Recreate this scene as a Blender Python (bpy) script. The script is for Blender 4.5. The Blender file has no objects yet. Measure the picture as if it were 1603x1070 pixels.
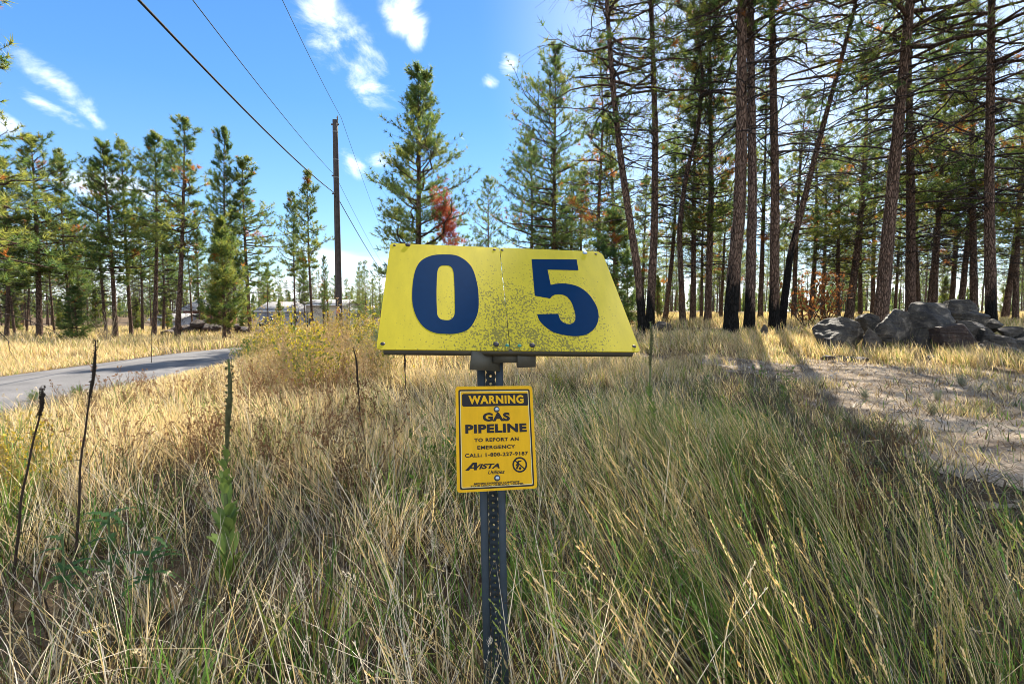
import bpy, math, random
import numpy as np
from mathutils import Vector, Matrix
R = math.radians
C = bpy.context.scene.collection
SC = bpy.context.scene

# ------------------------------------------------------------------ camera, sky, sun, exposure
CAMZ = 1.55
F = 775.0
PITCH = math.atan(47/F)
cd = bpy.data.cameras.new('camera'); cam = bpy.data.objects.new('camera', cd); C.objects.link(cam)
cd.sensor_width = 36; cd.lens = 36*F/1603; cd.clip_end = 6000; cd.clip_start = 0.05
cam.location = (0, 0, CAMZ); cam.rotation_euler = (R(90)-PITCH, 0, 0)
SC.camera = cam
SUN_AZ, SUN_EL = 22.0, 43.0
w = bpy.data.worlds.new('World'); SC.world = w; w.use_nodes = True
SC.view_settings.view_transform = 'Standard'; SC.view_settings.look = 'None'; SC.view_settings.gamma = 1
SC.view_settings.use_curve_mapping = False
SC.view_settings.exposure = 1.55
SC.cycles.filter_width = 0.9
sl = bpy.data.lights.new('sun', 'SUN'); sl.energy = 5.0; sl.angle = R(0.5); sl.color = (1.0, 0.91, 0.77)
so = bpy.data.objects.new('sun', sl); C.objects.link(so)
sdir = Vector((math.sin(R(SUN_AZ))*math.cos(R(SUN_EL)), math.cos(R(SUN_AZ))*math.cos(R(SUN_EL)), math.sin(R(SUN_EL))))
so.rotation_euler = sdir.to_track_quat('Z', 'Y').to_euler()

def cam_ray(px, py):
    th = PITCH
    fw = Vector((0, math.cos(th), -math.sin(th))); up = Vector((0, math.sin(th), math.cos(th)))
    return fw + Vector((1, 0, 0))*((px-801.5)/F) - up*((py-535)/F)
def at(px, py, D):
    d = cam_ray(px, py); return Vector((0, 0, CAMZ)) + d*(D/d.y)

def build_world():
    nt = w.node_tree; nt.nodes.clear(); N = nt.nodes.new; L = nt.links.new
    out = N('ShaderNodeOutputWorld'); bg = N('ShaderNodeBackground'); L(bg.outputs[0], out.inputs[0])
    sky = N('ShaderNodeTexSky'); sky.sky_type = 'NISHITA'; sky.sun_disc = False
    sky.sun_elevation = R(SUN_EL); sky.sun_rotation = R(SUN_AZ); sky.air_density = 1.0; sky.dust_density = 0.05; sky.ozone_density = 2.2
    tc = N('ShaderNodeTexCoord'); nrm = N('ShaderNodeVectorMath'); nrm.operation = 'NORMALIZE'; L(tc.outputs['Generated'], nrm.inputs[0])
    D = nrm.outputs[0]
    def m(op, a, b=None, c=None):
        n = N('ShaderNodeMath'); n.operation = op
        for i, v in enumerate((a, b, c)):
            if v is None: continue
            if isinstance(v, (int, float)): n.inputs[i].default_value = v
            else: L(v, n.inputs[i])
        return n.outputs[0]
    def dot(vec):
        n = N('ShaderNodeVectorMath'); n.operation = 'DOT_PRODUCT'; L(D, n.inputs[0]); n.inputs[1].default_value = vec; return n.outputs['Value']
    # clouds stand in fixed directions of the sky: centre, half sizes (tangent units), tilt
    CL = [(485, 15, 62, 32, 15), (525, 60, 52, 34, 35), (558, 105, 66, 46, 38), (98, 138, 46, 20, 35), (75, 166, 36, 11, 20), (150, 188, 14, 9, 40),
          (632, 22, 32, 28, 40), (800, 100, 22, 20, 10), (766, 130, 18, 12, 10), (548, 250, 34, 20, 40), (592, 246, 30, 16, -5), (8, 195, 16, 14, 0),
          (655, 60, 18, 20, 20), (1340, 250, 90, 50, 20), (160, 290, 60, 20, 0),
          (1150, 350, 220, 60, 0)]
    acc = None
    for (px, py, a, b, rot) in CL:
        c = cam_ray(px, py).normalized()
        t1 = c.cross(Vector((0, 0, 1))).normalized(); t2 = t1.cross(c).normalized()
        r = R(rot); u = t1*math.cos(r) - t2*math.sin(r); v = t1*math.sin(r) + t2*math.cos(r)
        k = F/c.y*0+F
        x = m('MULTIPLY', dot(u), k/a); y = m('MULTIPLY', dot(v), k/b)
        r2 = m('ADD', m('MULTIPLY', x, x), m('MULTIPLY', y, y))
        front = m('GREATER_THAN', dot(c), 0.3)
        e = m('MULTIPLY', m('SUBTRACT', 1.0, m('POWER', m('ADD', r2, 1e-6), 0.5)), 1.0)
        e = m('ADD', m('MULTIPLY', e, front), m('MULTIPLY', m('SUBTRACT', front, 1.0), 5.0))
        e = m('MAXIMUM', e, -1.0)
        acc = e if acc is None else m('MAXIMUM', acc, e)
    mp = N('ShaderNodeMapping'); L(D, mp.inputs[0]); mp.inputs['Scale'].default_value = (1, 1, 1.7)
    ns = N('ShaderNodeTexNoise'); L(mp.outputs[0], ns.inputs['Vector']); ns.inputs['Scale'].default_value = 9; ns.inputs['Detail'].default_value = 9; ns.inputs['Roughness'].default_value = 0.62; ns.inputs['Distortion'].default_value = 0.6
    e = m('ADD', m('MULTIPLY', acc, 0.85), m('MULTIPLY', m('SUBTRACT', ns.outputs['Fac'], 0.56), 3.2))
    mr = N('ShaderNodeMapRange'); mr.interpolation_type = 'SMOOTHSTEP'; L(e, mr.inputs[0]); mr.inputs[1].default_value = -0.1; mr.inputs[2].default_value = 1.15
    near = N('ShaderNodeMapRange'); near.interpolation_type = 'SMOOTHSTEP'; L(acc, near.inputs[0]); near.inputs[1].default_value = -0.25; near.inputs[2].default_value = 0.35
    cf = m('MULTIPLY', mr.outputs[0], near.outputs[0])
    # unseen broken white cloud added behind the camera as neutral fill light
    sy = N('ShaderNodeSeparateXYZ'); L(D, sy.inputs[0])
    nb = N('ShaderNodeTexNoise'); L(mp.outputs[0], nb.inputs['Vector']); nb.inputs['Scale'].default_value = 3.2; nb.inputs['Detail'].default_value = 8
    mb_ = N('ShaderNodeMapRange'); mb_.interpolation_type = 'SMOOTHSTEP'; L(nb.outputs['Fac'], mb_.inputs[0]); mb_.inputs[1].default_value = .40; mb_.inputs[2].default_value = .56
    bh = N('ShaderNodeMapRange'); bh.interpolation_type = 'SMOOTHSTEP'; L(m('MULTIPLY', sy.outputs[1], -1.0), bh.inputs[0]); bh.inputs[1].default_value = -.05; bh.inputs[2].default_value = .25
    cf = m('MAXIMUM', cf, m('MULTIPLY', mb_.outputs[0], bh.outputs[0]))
    # low bank of cloud near the horizon
    sx = N('ShaderNodeSeparateXYZ'); L(D, sx.inputs[0])
    ns2 = N('ShaderNodeTexNoise'); mp2 = N('ShaderNodeMapping'); L(D, mp2.inputs[0]); mp2.inputs['Scale'].default_value = (1, 1, 5)
    L(mp2.outputs[0], ns2.inputs['Vector']); ns2.inputs['Scale'].default_value = 4; ns2.inputs['Detail'].default_value = 7
    hz = m('ADD', m('SUBTRACT', 0.115, sx.outputs[2]), m('MULTIPLY', m('SUBTRACT', ns2.outputs['Fac'], 0.5), 0.45))
    mr2 = N('ShaderNodeMapRange'); mr2.interpolation_type = 'SMOOTHSTEP'; L(hz, mr2.inputs[0]); mr2.inputs[1].default_value = -0.02; mr2.inputs[2].default_value = 0.13
    cf = m('MAXIMUM', cf, m('MULTIPLY', mr2.outputs[0], 0.75))
    hs = N('ShaderNodeHueSaturation'); L(sky.outputs[0], hs.inputs['Color']); hs.inputs['Saturation'].default_value = 1.22
    hs.inputs['Value'].default_value = 1.0
    gr = N('ShaderNodeValToRGB'); L(sx.outputs[2], gr.inputs[0]); el_ = gr.color_ramp.elements; el_[0].position = 0.0; el_[0].color = (.56, .79, 1.0, 1); el_[1].position = .75; el_[1].color = (.035, .17, .56, 1)
    g2 = el_.new(.14); g2.color = (.30, .60, 1.0, 1); g3 = el_.new(.36); g3.color = (.10, .37, .90, 1)
    gs = N('ShaderNodeVectorMath'); gs.operation = 'SCALE'; L(gr.outputs[0], gs.inputs[0]); gs.inputs['Scale'].default_value = 3.9
    gm = N('ShaderNodeMix'); gm.data_type = 'RGBA'; gm.inputs[0].default_value = .5; L(hs.outputs[0], gm.inputs[6]); L(gs.outputs[0], gm.inputs[7])
    # thin bright veil around the sun
    vl = N('ShaderNodeMapRange'); vl.interpolation_type = 'SMOOTHSTEP'; L(dot(Vector((math.sin(R(34))*.90, math.cos(R(34))*.90, .44))), vl.inputs[0]); vl.inputs[1].default_value = .83; vl.inputs[2].default_value = 1.0
    cf = m('MAXIMUM', cf, m('MULTIPLY', vl.outputs[0], .40))
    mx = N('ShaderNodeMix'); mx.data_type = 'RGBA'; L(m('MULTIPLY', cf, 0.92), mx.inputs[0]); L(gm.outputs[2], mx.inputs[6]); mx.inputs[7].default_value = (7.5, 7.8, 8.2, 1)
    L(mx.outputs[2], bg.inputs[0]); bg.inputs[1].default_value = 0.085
build_world()

# ------------------------------------------------------------------ helpers
rngG = np.random.default_rng(7)
def tag(o, label=None, cat=None, group=None, kind=None):
    if label: o['label'] = label
    if cat: o['category'] = cat
    if group: o['group'] = group
    if kind: o['kind'] = kind
    return o
def empty(name, loc, rz=0.0):
    o = bpy.data.objects.new(name, None); C.objects.link(o); o.location = loc; o.rotation_euler = (0, 0, rz); o.empty_display_size = 0.1
    return o
def mesh_np(name, V, quads=None, tris=None, col=None, smooth=False):
    me = bpy.data.meshes.new(name)
    V = np.asarray(V, dtype=np.float32).reshape(-1, 3)
    q = np.zeros((0, 4), np.int32) if quads is None else np.asarray(quads, np.int32).reshape(-1, 4)
    t = np.zeros((0, 3), np.int32) if tris is None else np.asarray(tris, np.int32).reshape(-1, 3)
    me.vertices.add(len(V)); me.vertices.foreach_set('co', V.ravel())
    loops = np.concatenate([q.ravel(), t.ravel()])
    me.loops.add(len(loops)); me.loops.foreach_set('vertex_index', loops)
    nq, nt = len(q), len(t)
    me.polygons.add(nq+nt)
    st = np.concatenate([np.arange(nq)*4, nq*4+np.arange(nt)*3]).astype(np.int32)
    me.polygons.foreach_set('loop_start', st)
    try: me.polygons.foreach_set('loop_total', np.concatenate([np.full(nq, 4), np.full(nt, 3)]).astype(np.int32))
    except Exception: pass
    if smooth: me.polygons.foreach_set('use_smooth', np.ones(nq+nt, bool))
    me.update(calc_edges=True)
    if col is not None:
        c = np.asarray(col, np.float32)
        if c.shape[1] == 3: c = np.concatenate([c, np.ones((len(c), 1), np.float32)], 1)
        a = me.color_attributes.new('tint', 'FLOAT_COLOR', 'POINT'); a.data.foreach_set('color', c.ravel())
    return me
def link(name, me, mat, parent=None, loc=None):
    o = bpy.data.objects.new(name, me); C.objects.link(o)
    if mat is not None and len(me.materials) == 0: me.materials.append(mat)
    if parent is not None: o.parent = parent
    if loc is not None: o.location = loc
    return o
def copy_tree(o, parent=None):
    c = o.copy(); C.objects.link(c)
    if parent is not None: c.parent = parent
    for ch in [x for x in bpy.data.objects if x.parent == o]: copy_tree(ch, c)
    return c
class MB:
    def __init__(s): s.V = []; s.Q = []; s.T = []; s.C = []; s.n = 0
    def add(s, V, Q=None, T=None, col=None):
        V = np.asarray(V, float).reshape(-1, 3)
        if Q is not None and len(Q): s.Q.append(np.asarray(Q).reshape(-1, 4)+s.n)
        if T is not None and len(T): s.T.append(np.asarray(T).reshape(-1, 3)+s.n)
        if col is None: col = (1, 1, 1)
        col = np.asarray(col, float)
        if col.ndim == 1: col = np.tile(col, (len(V), 1))
        s.V.append(V); s.C.append(col); s.n += len(V)
    def box(s, c, d, rot=None, col=None):
        V = np.array([[x, y, z] for x in (-.5, .5) for y in (-.5, .5) for z in (-.5, .5)])*np.array(d)
        if rot is not None: V = V @ np.array(rot.to_3x3() if hasattr(rot, 'to_3x3') else rot).T
        s.add(V+np.array(c), [[0, 1, 3, 2], [4, 6, 7, 5], [0, 4, 5, 1], [2, 3, 7, 6], [0, 2, 6, 4], [1, 5, 7, 3]], col=col)
    def tubes(s, P, Rr, S=5, col=None, cap=False):
        P = np.asarray(P, float); Rr = np.asarray(Rr, float); M, K, _ = P.shape
        if M == 0: return
        T = np.gradient(P, axis=1); T /= np.linalg.norm(T, axis=2, keepdims=True)+1e-9
        tm = T.mean(1); a = np.where(np.abs(tm[:, 2:3]) < 0.8*np.linalg.norm(tm, axis=1, keepdims=True), [[0, 0, 1.]], [[1., 0, 0]])
        n = a[:, None, :]-(T*a[:, None, :]).sum(2, keepdims=True)*T; n /= np.linalg.norm(n, axis=2, keepdims=True)+1e-9
        b = np.cross(T, n)
        th = np.arange(S)/S*2*np.pi
        V = P[:, :, None, :]+Rr[:, :, None, None]*(n[:, :, None, :]*np.cos(th)[None, None, :, None]+b[:, :, None, :]*np.sin(th)[None, None, :, None])
        i = np.arange(S); j = (i+1) % S
        base = (np.arange(M)*K*S)[:, None, None]+(np.arange(K-1)*S)[None, :, None]
        Q = np.stack([base+i, base+j, base+S+j, base+S+i], -1).reshape(-1, 4)
        if col is not None:
            col = np.asarray(col, float)
            if col.ndim == 2 and len(col) == M: col = np.repeat(col, K*S, 0)
            elif col.ndim == 3: col = np.repeat(col.reshape(-1, 3), S, 0)
        s.add(V.reshape(-1, 3), Q, col=col)
    def mesh(s, name, smooth=False):
        return mesh_np(name, np.concatenate(s.V), np.concatenate(s.Q) if s.Q else None, np.concatenate(s.T) if s.T else None, np.concatenate(s.C), smooth)
    def build(s, name, mat, parent=None, smooth=False, loc=None): return link(name, s.mesh(name, smooth), mat, parent, loc)
_lat = np.random.default_rng(99).random((256, 256))
def vn(x, y, sc=1.0, seed=0):
    x = np.asarray(x, float)/sc+seed*17.3; y = np.asarray(y, float)/sc+seed*9.7
    xi = np.floor(x).astype(int); yi = np.floor(y).astype(int); fx = x-xi; fy = y-yi
    fx = fx*fx*(3-2*fx); fy = fy*fy*(3-2*fy); g = lambda a, b: _lat[a % 256, b % 256]
    return (g(xi, yi)*(1-fx)+g(xi+1, yi)*fx)*(1-fy)+(g(xi, yi+1)*(1-fx)+g(xi+1, yi+1)*fx)*fy
def sstep(a, b, x):
    t = np.clip((np.asarray(x, float)-a)/(b-a), 0, 1); return t*t*(3-2*t)
ORD = ['first', 'second', 'third', 'fourth', 'fifth', 'sixth', 'seventh', 'eighth', 'ninth', 'tenth', 'eleventh', 'twelfth', 'thirteenth', 'fourteenth', 'fifteenth', 'sixteenth', 'seventeenth', 'eighteenth', 'nineteenth', 'twentieth']
ORD += ['twenty-'+o for o in ORD[:9]] + ['thirtieth'] + ['thirty-'+o for o in ORD[:9]] + ['fortieth']

# ------------------------------------------------------------------ materials
def newmat(name):
    m = bpy.data.materials.new(name); m.use_nodes = True; nt = m.node_tree
    b = nt.nodes['Principled BSDF']; return m, nt, b
def nn(nt, t, **k):
    n = nt.nodes.new(t)
    for a, v in k.items():
        if a in n.inputs: n.inputs[a].default_value = v
        else: setattr(n, a, v)
    return n
def flat(name, col, rough=0.7, metal=0.0, var=0.25, scale=8.0, bump=0.0, spec=0.3):
    m, nt, b = newmat(name); b.inputs['Roughness'].default_value = rough; b.inputs['Metallic'].default_value = metal
    b.inputs['Specular IOR Level'].default_value = spec
    tc = nn(nt, 'ShaderNodeTexCoord'); n = nn(nt, 'ShaderNodeTexNoise'); n.inputs['Scale'].default_value = scale; n.inputs['Detail'].default_value = 6
    nt.links.new(tc.outputs['Object'], n.inputs['Vector'])
    mx = nn(nt, 'ShaderNodeMix', data_type='RGBA'); nt.links.new(n.outputs['Fac'], mx.inputs[0])
    mx.inputs[6].default_value = tuple(c*(1-var) for c in col)+(1,); mx.inputs[7].default_value = tuple(min(1, c*(1+var)) for c in col)+(1,)
    nt.links.new(mx.outputs[2], b.inputs['Base Color'])
    if bump:
        bp = nn(nt, 'ShaderNodeBump'); bp.inputs['Strength'].default_value = bump; bp.inputs['Distance'].default_value = 0.01
        nt.links.new(n.outputs['Fac'], bp.inputs['Height']); nt.links.new(bp.outputs[0], b.inputs['Normal'])
    return m
def tint_leaf(name, trans=0.35, rough=0.55, spec=0.25, tgain=1.2):
    m = bpy.data.materials.new(name); m.use_nodes = True; nt = m.node_tree; nt.nodes.clear()
    out = nn(nt, 'ShaderNodeOutputMaterial'); at_ = nn(nt, 'ShaderNodeAttribute', attribute_name='tint')
    b = nn(nt, 'ShaderNodeBsdfPrincipled'); b.inputs['Roughness'].default_value = rough; b.inputs['Specular IOR Level'].default_value = spec
    tr = nn(nt, 'ShaderNodeBsdfTranslucent'); mx = nn(nt, 'ShaderNodeMixShader'); mx.inputs[0].default_value = trans
    g = nn(nt, 'ShaderNodeMix', data_type='RGBA', blend_type='MULTIPLY'); g.inputs[0].default_value = 1; g.inputs[7].default_value = (tgain*1.05, tgain, tgain*0.7, 1)
    nt.links.new(at_.outputs['Color'], b.inputs['Base Color']); nt.links.new(at_.outputs['Color'], g.inputs[6]); nt.links.new(g.outputs[2], tr.inputs[0])
    nt.links.new(b.outputs[0], mx.inputs[1]); nt.links.new(tr.outputs[0], mx.inputs[2]); nt.links.new(mx.outputs[0], out.inputs[0])
    return m
def bark_mat(name):
    m, nt, b = newmat(name); L = nt.links.new; b.inputs['Roughness'].default_value = 0.9; b.inputs['Specular IOR Level'].default_value = 0.15
    tc = nn(nt, 'ShaderNodeTexCoord'); mp = nn(nt, 'ShaderNodeMapping'); mp.inputs['Scale'].default_value = (1, 1, 0.22); L(tc.outputs['Object'], mp.inputs[0])
    vo = nn(nt, 'ShaderNodeTexVoronoi', feature='DISTANCE_TO_EDGE'); vo.inputs['Scale'].default_value = 22; L(mp.outputs[0], vo.inputs['Vector'])
    no = nn(nt, 'ShaderNodeTexNoise'); no.inputs['Scale'].default_value = 12; no.inputs['Detail'].default_value = 8; L(mp.outputs[0], no.inputs['Vector'])
    mr = nn(nt, 'ShaderNodeMapRange'); mr.inputs[2].default_value = 0.16; mr.inputs[3].default_value = 0.35; mr.inputs[4].default_value = 1.25; L(vo.outputs['Distance'], mr.inputs[0])
    at_ = nn(nt, 'ShaderNodeAttribute', attribute_name='tint')
    rp = nn(nt, 'ShaderNodeMapRange'); rp.inputs[3].default_value = 0.55; rp.inputs[4].default_value = 1.5; rp.inputs[1].default_value = .3; rp.inputs[2].default_value = .7; L(no.outputs['Fac'], rp.inputs[0])
    mu = nn(nt, 'ShaderNodeMath', operation='MULTIPLY'); L(mr.outputs[0], mu.inputs[0]); L(rp.outputs[0], mu.inputs[1])
    vm = nn(nt, 'ShaderNodeVectorMath', operation='SCALE'); L(at_.outputs['Color'], vm.inputs[0]); L(mu.outputs[0], vm.inputs['Scale'])
    L(vm.outputs[0], b.inputs['Base Color'])
    bp = nn(nt, 'ShaderNodeBump'); bp.inputs['Strength'].default_value = 0.9; bp.inputs['Distance'].default_value = 0.06; L(mu.outputs[0], bp.inputs['Height']); L(bp.outputs[0], b.inputs['Normal'])
    return m
M = {}
M['needle'] = tint_leaf('pine_needles', 0.50, 0.5, 0.35, 1.6)
M['grass'] = tint_leaf('grass_blade', 0.38, 0.5, 0.35, 1.15)
M['leaf'] = tint_leaf('weed_leaf', 0.30, 0.6, 0.2, 1.1)
M['bark'] = bark_mat('pine_bark')
M['char_leaf'] = tint_leaf('dry_leaf', 0.25, 0.7, 0.1, 1.1)
def tint_mat(name, rough=0.85, scale=30, amt=0.5, bump=0.4):
    m, nt, b = newmat(name); L = nt.links.new; b.inputs['Roughness'].default_value = rough; b.inputs['Specular IOR Level'].default_value = 0.2
    tc = nn(nt, 'ShaderNodeTexCoord'); no = nn(nt, 'ShaderNodeTexNoise'); no.inputs['Scale'].default_value = scale; no.inputs['Detail'].default_value = 7; L(tc.outputs['Object'], no.inputs['Vector'])
    at_ = nn(nt, 'ShaderNodeAttribute', attribute_name='tint')
    rp = nn(nt, 'ShaderNodeMapRange'); rp.inputs[1].default_value = .25; rp.inputs[2].default_value = .75; rp.inputs[3].default_value = 1-amt; rp.inputs[4].default_value = 1+amt; L(no.outputs['Fac'], rp.inputs[0])
    vm = nn(nt, 'ShaderNodeVectorMath', operation='SCALE'); L(at_.outputs['Color'], vm.inputs[0]); L(rp.outputs[0], vm.inputs['Scale']); L(vm.outputs[0], b.inputs['Base Color'])
    bp = nn(nt, 'ShaderNodeBump'); bp.inputs['Strength'].default_value = bump; bp.inputs['Distance'].default_value = 0.02; L(no.outputs['Fac'], bp.inputs['Height']); L(bp.outputs[0], b.inputs['Normal'])
    return m
M['tint'] = tint_mat('painted_wood', amt=0.2)
M['stem'] = tint_mat('dry_stem', amt=0.35)
def ground_mat():
    m, nt, b = newmat('meadow_soil'); L = nt.links.new; b.inputs['Roughness'].default_value = 0.95; b.inputs['Specular IOR Level'].default_value = 0.1
    tc = nn(nt, 'ShaderNodeTexCoord')
    n1 = nn(nt, 'ShaderNodeTexNoise'); n1.inputs['Scale'].default_value = 0.35; n1.inputs['Detail'].default_value = 8; L(tc.outputs['Object'], n1.inputs['Vector'])
    n2 = nn(nt, 'ShaderNodeTexNoise'); n2.inputs['Scale'].default_value = 14; n2.inputs['Detail'].default_value = 8; n2.inputs['Roughness'].default_value = .7; L(tc.outputs['Object'], n2.inputs['Vector'])
    c1 = nn(nt, 'ShaderNodeValToRGB'); c1.color_ramp.elements[0].position = .38; c1.color_ramp.elements[0].color = (.055, .04, .028, 1); c1.color_ramp.elements[1].position = .62; c1.color_ramp.elements[1].color = (.20, .14, .08, 1); L(n1.outputs['Fac'], c1.inputs[0])
    c2 = nn(nt, 'ShaderNodeValToRGB'); c2.color_ramp.elements[0].position = .35; c2.color_ramp.elements[0].color = (.35, .35, .35, 1); c2.color_ramp.elements[1].position = .68; c2.color_ramp.elements[1].color = (1.5, 1.5, 1.5, 1); L(n2.outputs['Fac'], c2.inputs[0])
    mx = nn(nt, 'ShaderNodeMix', data_type='RGBA', blend_type='MULTIPLY'); mx.inputs[0].default_value = 1; L(c1.outputs[0], mx.inputs[6]); L(c2.outputs[0], mx.inputs[7])
    L(mx.outputs[2], b.inputs['Base Color'])
    bp = nn(nt, 'ShaderNodeBump'); bp.inputs['Strength'].default_value = .8; bp.inputs['Distance'].default_value = .03; L(n2.outputs['Fac'], bp.inputs['Height']); L(bp.outputs[0], b.inputs['Normal'])
    return m
def dirt_mat():
    m, nt, b = newmat('sandy_dirt'); L = nt.links.new; b.inputs['Roughness'].default_value = 0.95; b.inputs['Specular IOR Level'].default_value = 0.1
    tc = nn(nt, 'ShaderNodeTexCoord')
    n1 = nn(nt, 'ShaderNodeTexNoise'); n1.inputs['Scale'].default_value = 0.9; n1.inputs['Detail'].default_value = 9; n1.inputs['Roughness'].default_value = .65; L(tc.outputs['Object'], n1.inputs['Vector'])
    n2 = nn(nt, 'ShaderNodeTexNoise'); n2.inputs['Scale'].default_value = 45; n2.inputs['Detail'].default_value = 6; L(tc.outputs['Object'], n2.inputs['Vector'])
    c1 = nn(nt, 'ShaderNodeValToRGB'); c1.color_ramp.elements[0].position = .36; c1.color_ramp.elements[0].color = (.13, .10, .075, 1); c1.color_ramp.elements[1].position = .6; c1.color_ramp.elements[1].color = (.42, .345, .255, 1); L(n1.outputs['Fac'], c1.inputs[0])
    c2 = nn(nt, 'ShaderNodeValToRGB'); c2.color_ramp.elements[0].position = .3; c2.color_ramp.elements[0].color = (.5, .48, .46, 1); c2.color_ramp.elements[1].position = .7; c2.color_ramp.elements[1].color = (1.35, 1.35, 1.35, 1); L(n2.outputs['Fac'], c2.inputs[0])
    mx = nn(nt, 'ShaderNodeMix', data_type='RGBA', blend_type='MULTIPLY'); mx.inputs[0].default_value = 1; L(c1.outputs[0], mx.inputs[6]); L(c2.outputs[0], mx.inputs[7])
    L(mx.outputs[2], b.inputs['Base Color'])
    bp = nn(nt, 'ShaderNodeBump'); bp.inputs['Strength'].default_value = .8; bp.inputs['Distance'].default_value = .02; L(n2.outputs['Fac'], bp.inputs['Height']); L(bp.outputs[0], b.inputs['Normal'])
    return m
def asphalt_mat():
    m, nt, b = newmat('worn_asphalt'); L = nt.links.new; b.inputs['Roughness'].default_value = 0.85
    tc = nn(nt, 'ShaderNodeTexCoord')
    n1 = nn(nt, 'ShaderNodeTexNoise'); n1.inputs['Scale'].default_value = 1.2; n1.inputs['Detail'].default_value = 6; L(tc.outputs['Object'], n1.inputs['Vector'])
    n2 = nn(nt, 'ShaderNodeTexNoise'); n2.inputs['Scale'].default_value = 90; n2.inputs['Detail'].default_value = 3; L(tc.outputs['Object'], n2.inputs['Vector'])
    c1 = nn(nt, 'ShaderNodeValToRGB'); c1.color_ramp.elements[0].position = .3; c1.color_ramp.elements[0].color = (.085, .083, .085, 1); c1.color_ramp.elements[1].position = .7; c1.color_ramp.elements[1].color = (.16, .155, .155, 1); L(n1.outputs['Fac'], c1.inputs[0])
    c2 = nn(nt, 'ShaderNodeValToRGB'); c2.color_ramp.elements[0].position = .35; c2.color_ramp.elements[0].color = (.5, .5, .5, 1); c2.color_ramp.elements[1].position = .68; c2.color_ramp.elements[1].color = (1.5, 1.5, 1.5, 1); L(n2.outputs['Fac'], c2.inputs[0])
    mx = nn(nt, 'ShaderNodeMix', data_type='RGBA', blend_type='MULTIPLY'); mx.inputs[0].default_value = 1; L(c1.outputs[0], mx.inputs[6]); L(c2.outputs[0], mx.inputs[7])
    L(mx.outputs[2], b.inputs['Base Color']); return m
def rock_mat(name, dark, light):
    m, nt, b = newmat(name); L = nt.links.new; b.inputs['Roughness'].default_value = 0.62; b.inputs['Specular IOR Level'].default_value = 0.45
    tc = nn(nt, 'ShaderNodeTexCoord')
    n1 = nn(nt, 'ShaderNodeTexNoise'); n1.inputs['Scale'].default_value = 2.2; n1.inputs['Detail'].default_value = 9; n1.inputs['Roughness'].default_value = .65; n1.inputs['Distortion'].default_value = .8; L(tc.outputs['Object'], n1.inputs['Vector'])
    mp = nn(nt, 'ShaderNodeMapping'); mp.inputs['Rotation'].default_value = (.6, .3, .2); mp.inputs['Scale'].default_value = (1, 1, 5); L(tc.outputs['Object'], mp.inputs[0])
    n2 = nn(nt, 'ShaderNodeTexNoise'); n2.inputs['Scale'].default_value = 3.5; n2.inputs['Detail'].default_value = 8; n2.inputs['Distortion'].default_value = .5; L(mp.outputs[0], n2.inputs['Vector'])
    c1 = nn(nt, 'ShaderNodeValToRGB'); e = c1.color_ramp.elements; e[0].position = .36; e[0].color = dark+(1,); e[1].position = .68; e[1].color = light+(1,)
    e2 = c1.color_ramp.elements.new(.55); e2.color = tuple((a+b_)/4.0 for a, b_ in zip(dark, light))+(1,)
    L(n1.outputs['Fac'], c1.inputs[0])
    L(c1.outputs[0], b.inputs['Base Color'])
    n3 = nn(nt, 'ShaderNodeTexNoise'); n3.inputs['Scale'].default_value = 16; n3.inputs['Detail'].default_value = 10; n3.inputs['Roughness'].default_value = .75; L(tc.outputs['Object'], n3.inputs['Vector'])
    li = nn(nt, 'ShaderNodeMapRange'); li.inputs[1].default_value = .54; li.inputs[2].default_value = .66; L(n3.outputs['Fac'], li.inputs[0])
    l2 = nn(nt, 'ShaderNodeMath', operation='MULTIPLY'); L(li.outputs[0], l2.inputs[0]); L(n2.outputs['Fac'], l2.inputs[1])
    lm = nn(nt, 'ShaderNodeMix', data_type='RGBA'); L(l2.outputs[0], lm.inputs[0]); L(c1.outputs[0], lm.inputs[6]); lm.inputs[7].default_value = (.30, .26, .16, 1); L(lm.outputs[2], b.inputs['Base Color'])
    a1 = nn(nt, 'ShaderNodeMath', operation='ADD'); L(n1.outputs['Fac'], a1.inputs[0]); L(n3.outputs['Fac'], a1.inputs[1])
    ad = nn(nt, 'ShaderNodeMath', operation='ADD'); L(a1.outputs[0], ad.inputs[0]); L(n2.outputs['Fac'], ad.inputs[1])
    bp = nn(nt, 'ShaderNodeBump'); bp.inputs['Strength'].default_value = 1.0; bp.inputs['Distance'].default_value = .12; L(ad.outputs[0], bp.inputs['Height']); L(bp.outputs[0], b.inputs['Normal'])
    return m
M['ground'] = ground_mat(); M['dirt'] = dirt_mat(); M['asphalt'] = asphalt_mat()
M['rock'] = rock_mat('basalt_rock', (.018, .016, .016), (.38, .32, .24))
M['rock_pale'] = rock_mat('pale_rock', (.07, .055, .045), (.42, .36, .28))
M['rock_brown'] = rock_mat('brown_rock', (.035, .022, .02), (.22, .13, .09))

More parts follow.
